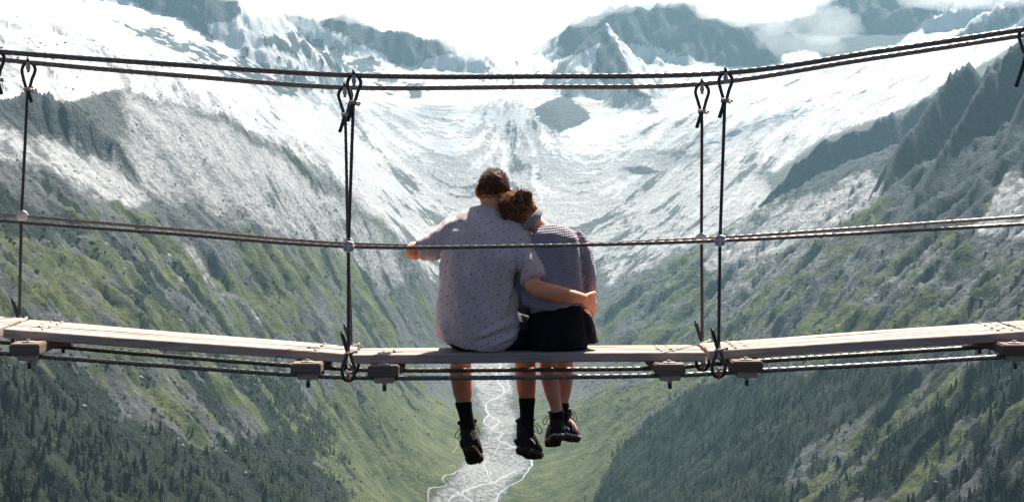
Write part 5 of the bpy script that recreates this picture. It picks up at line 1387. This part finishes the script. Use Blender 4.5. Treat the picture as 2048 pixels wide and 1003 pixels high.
# low scrub and fallen rock, past counting
def clumps(name, n, pr, hmin, hmax, flat, mat, seed, label):
    pr = pr.ravel(); pr = pr / pr.sum()
    x, y, z = spots(n, pr); h = cr_.uniform(hmin, hmax, n) * (0.6 + 0.9 * cr_.rand(n) ** 2)
    K = 5; a0 = cr_.uniform(0, 6.28, n); Vs = np.zeros((n, 2 * K + 1, 3))
    for q in range(K):
        for rr, zz, ix in ((1.0, -0.35, q), (0.72, 0.45, K + q)):
            r_ = h * rr * cr_.uniform(0.7, 1.3, n); a = a0 + q * 2 * np.pi / K + (0.5 if ix >= K else 0)
            Vs[:, ix] = np.stack([x + r_ * np.cos(a), y + r_ * np.sin(a), z + h * flat * zz * cr_.uniform(0.7, 1.3, n)], 1)
    Vs[:, 2 * K] = np.stack([x, y, z + h * flat * cr_.uniform(0.6, 1.0, n)], 1)
    T_ = []
    for q in range(K):
        q2 = (q + 1) % K; T_ += [(q, q2, K + q), (q2, K + q2, K + q), (K + q, K + q2, 2 * K)]
    Fq = (np.array(T_)[None] + (np.arange(n) * (2 * K + 1))[:, None, None]).reshape(-1, 3)
    o = np_mesh(name, Vs.reshape(-1, 3), Fq, mat, smooth=False); tag(o, label, None, None, 'stuff'); return o
M_SHRUB = make_plain('alpine_scrub', (0.007, 0.012, 0.008), (0.030, 0.040, 0.018), 0.95, 0.12, 0.1)
M_RUBBLE = make_plain('fallen_rock', (0.10, 0.10, 0.10), (0.34, 0.335, 0.32), 0.95, 0.25, 0.1)
okv = (PX > -120) & (PX < 2170) & (PY < 1040)
clumps('scrub', 9000, area * okv * wall * (TY < 6200) * (0.10 + sstep(0.1, 0.8, SCRUB)) * sstep(340, 470, PY) * (1 - gravel) * (1 - np.clip(S, 0, 1)), 1.6, 4.2, 0.62, M_SHRUB, 3, 'low dark scrub scattered over the valley walls')
clumps('rubble', 5500, area * okv * (TY < 7600) * (1 - rock) * (0.10 + 0.5 * PALE * wall + sstep(0.1, 0.5, BLK) * wall * (1 - GR)) * (1 - gravel), 1.0, 3.4, 0.75, M_RUBBLE, 4, 'pale fallen rock scattered over the valley walls')
protos = []
for s_ in range(4):
    V, Fc, nb = conifer_shape(7, 7, 400 + s_)
    me = bpy.data.meshes.new('conifer_tree'); me.from_pydata(V.tolist(), [], Fc.tolist()); me.update()
    me.materials.append(M_TREE); me.materials.append(M_TRUNK)
    mi = np.zeros(len(Fc), np.int32); mi[nb:] = 1; me.polygons.foreach_set('material_index', mi)
    protos.append(me)
for i in picked:
    o = bpy.data.objects.new('conifer_tree', protos[rt.randrange(4)]); COL.objects.link(o)
    h = float(th_[i]); o.location = (float(tx_[i]), float(ty_[i]), float(tz_[i])); o.rotation_euler = (rt.uniform(-.04, .04), rt.uniform(-.04, .04), rt.uniform(0, 6.28)); o.scale = (h * rt.uniform(.75, 1.5),) * 2 + (h,)
    if tx_[i] < 0: tag(o, 'dark green conifer standing in the woods low on the left valley wall', 'tree', 'conifers on the left valley wall')
    else: tag(o, 'dark green conifer standing in the woods low on the right valley wall', 'tree', 'conifers on the right valley wall')
rest = np.where(~solo)[0]
for side, nm in ((-1, 'woodland'), (1, 'woodland')):
    Vs, Fs, Ms, o_ = [], [], [], 0
    sh_ = [conifer_shape(3, 4, 500 + q, 3) for q in range(5)]
    for i in rest:
        if (tx_[i] < 0) != (side < 0): continue
        V, Fc, nb = sh_[i % 5]; a = cr_.uniform(0, 6.28); ca, sa = math.cos(a), math.sin(a); h = th_[i]; w_ = h * cr_.uniform(.7, 1.55)
        Q = np.stack([(V[:, 0] * ca - V[:, 1] * sa) * w_ + tx_[i], (V[:, 0] * sa + V[:, 1] * ca) * w_ + ty_[i], V[:, 2] * h + tz_[i]], 1)
        Vs.append(Q); Fs.append(Fc + o_); o_ += len(V); mi = np.zeros(len(Fc), np.int32); mi[nb:] = 1; Ms.append(mi)
    wo_ = np_mesh(nm, np.concatenate(Vs), np.concatenate(Fs), M_TREE); wo_.data.materials.append(M_TRUNK)
    wo_.data.polygons.foreach_set('material_index', np.concatenate(Ms))
    tag(wo_, 'mass of small dark conifers on the %s valley wall' % ('left' if side < 0 else 'right'), 'woodland', None, 'stuff')

# ------------------------------------------------------------------ low cloud that hangs on the far crests, inside the haze
def cloud_material(dens):
    m = bpy.data.materials.new('low_cloud'); m.use_nodes = True; t = m.node_tree; t.nodes.clear()
    o = t.nodes.new('ShaderNodeOutputMaterial'); v = t.nodes.new('ShaderNodeVolumePrincipled')
    v.inputs['Color'].default_value = (0.98, 0.985, 0.99, 1); v.inputs['Density'].default_value = dens; v.inputs['Anisotropy'].default_value = 0.35
    t.links.new(v.outputs[0], o.inputs['Volume']); return m
M_CLOUD = cloud_material(0.0011)
def cloud_bank(puffs, seed, mat=None):
    """one body of cloud fused from lumps (px, py, Y, half width px, half height px, half depth m)"""
    r = random.Random(seed); parts = []
    for px, py, Y, wx, wz, dy in puffs:
        c = at(px, py, Y); k = Y / F
        parts.append(blob_part(c, (wx * k, dy, wz * k), None, 16, 10))
        for q in range(7):
            a = r.uniform(0, 6.28); rr = r.uniform(0.55, 1.0)
            cc = c + Vector((math.cos(a) * wx * k * rr, r.uniform(-0.6, 0.6) * dy, math.sin(a) * wz * k * rr)); sz = r.uniform(0.22, 0.5)
            parts.append(blob_part(cc, (wx * k * sz * 1.3, dy * sz, wz * k * sz), None, 12, 8))
    me = remesh(parts, 26.0, 2)
    A = mcoords(me); Nn = mnormals(me)
    d = 60 * fbm(A[:, 0] / 190 + A[:, 1] / 300, A[:, 2] / 120, 600 + seed, 5, gain=0.6) + 30 * ridged(A[:, 0] / 70, A[:, 2] / 70 + A[:, 1] / 90, 610 + seed, 4)
    A += Nn * d[:, None]; A[:, 0] += 0.35 * (A[:, 2] - A[:, 2].mean()) * (1 if seed % 2 else -1)
    setcoords(me, A)
    o = place('low_cloud', me, mat or M_CLOUD, None, A.mean(0)); o['kind'] = 'stuff'
    return o
cloud_bank([(560,-14,9300,100,34,300),(700,0,9600,120,26,300),(840,20,9800,110,34,320),(960,60,9900,70,40,340),(1030,62,9900,80,40,340),(1085,44,9900,50,36,280),(1110,8,9900,60,30,260),(640,-20,9600,160,26,300)], 1, cloud_material(0.0019))
cloud_bank([(1150,28,9500,40,16,120),(1190,6,9500,60,12,150),(1290,-4,9500,110,9,140),(1380,-6,9500,80,9,140),(1460,-6,9500,80,14,200),(1430,-14,9500,80,14,200)], 2)
cloud_bank([(1590,14,9300,60,20,160),(1650,44,9300,70,22,120),(1560,40,9300,60,20,120),(1690,66,9300,50,12,90),(1480,2,9300,60,16,150)], 3)
cloud_bank([(1590,84,9300,60,14,70),(1530,70,9300,40,12,60),(1640,96,9300,50,10,60)], 5)
cloud_bank([(1900,-6,9400,110,18,220),(2000,-20,9400,110,22,220)], 4)
cloud_bank([(1440,8,9400,60,22,240),(1500,16,9400,60,22,240),(1560,14,9400,60,20,240),(1000,2,9400,60,22,240),(1600,-12,9400,80,16,220),(1400,-16,9400,70,14,200)], 6, cloud_material(0.0020))
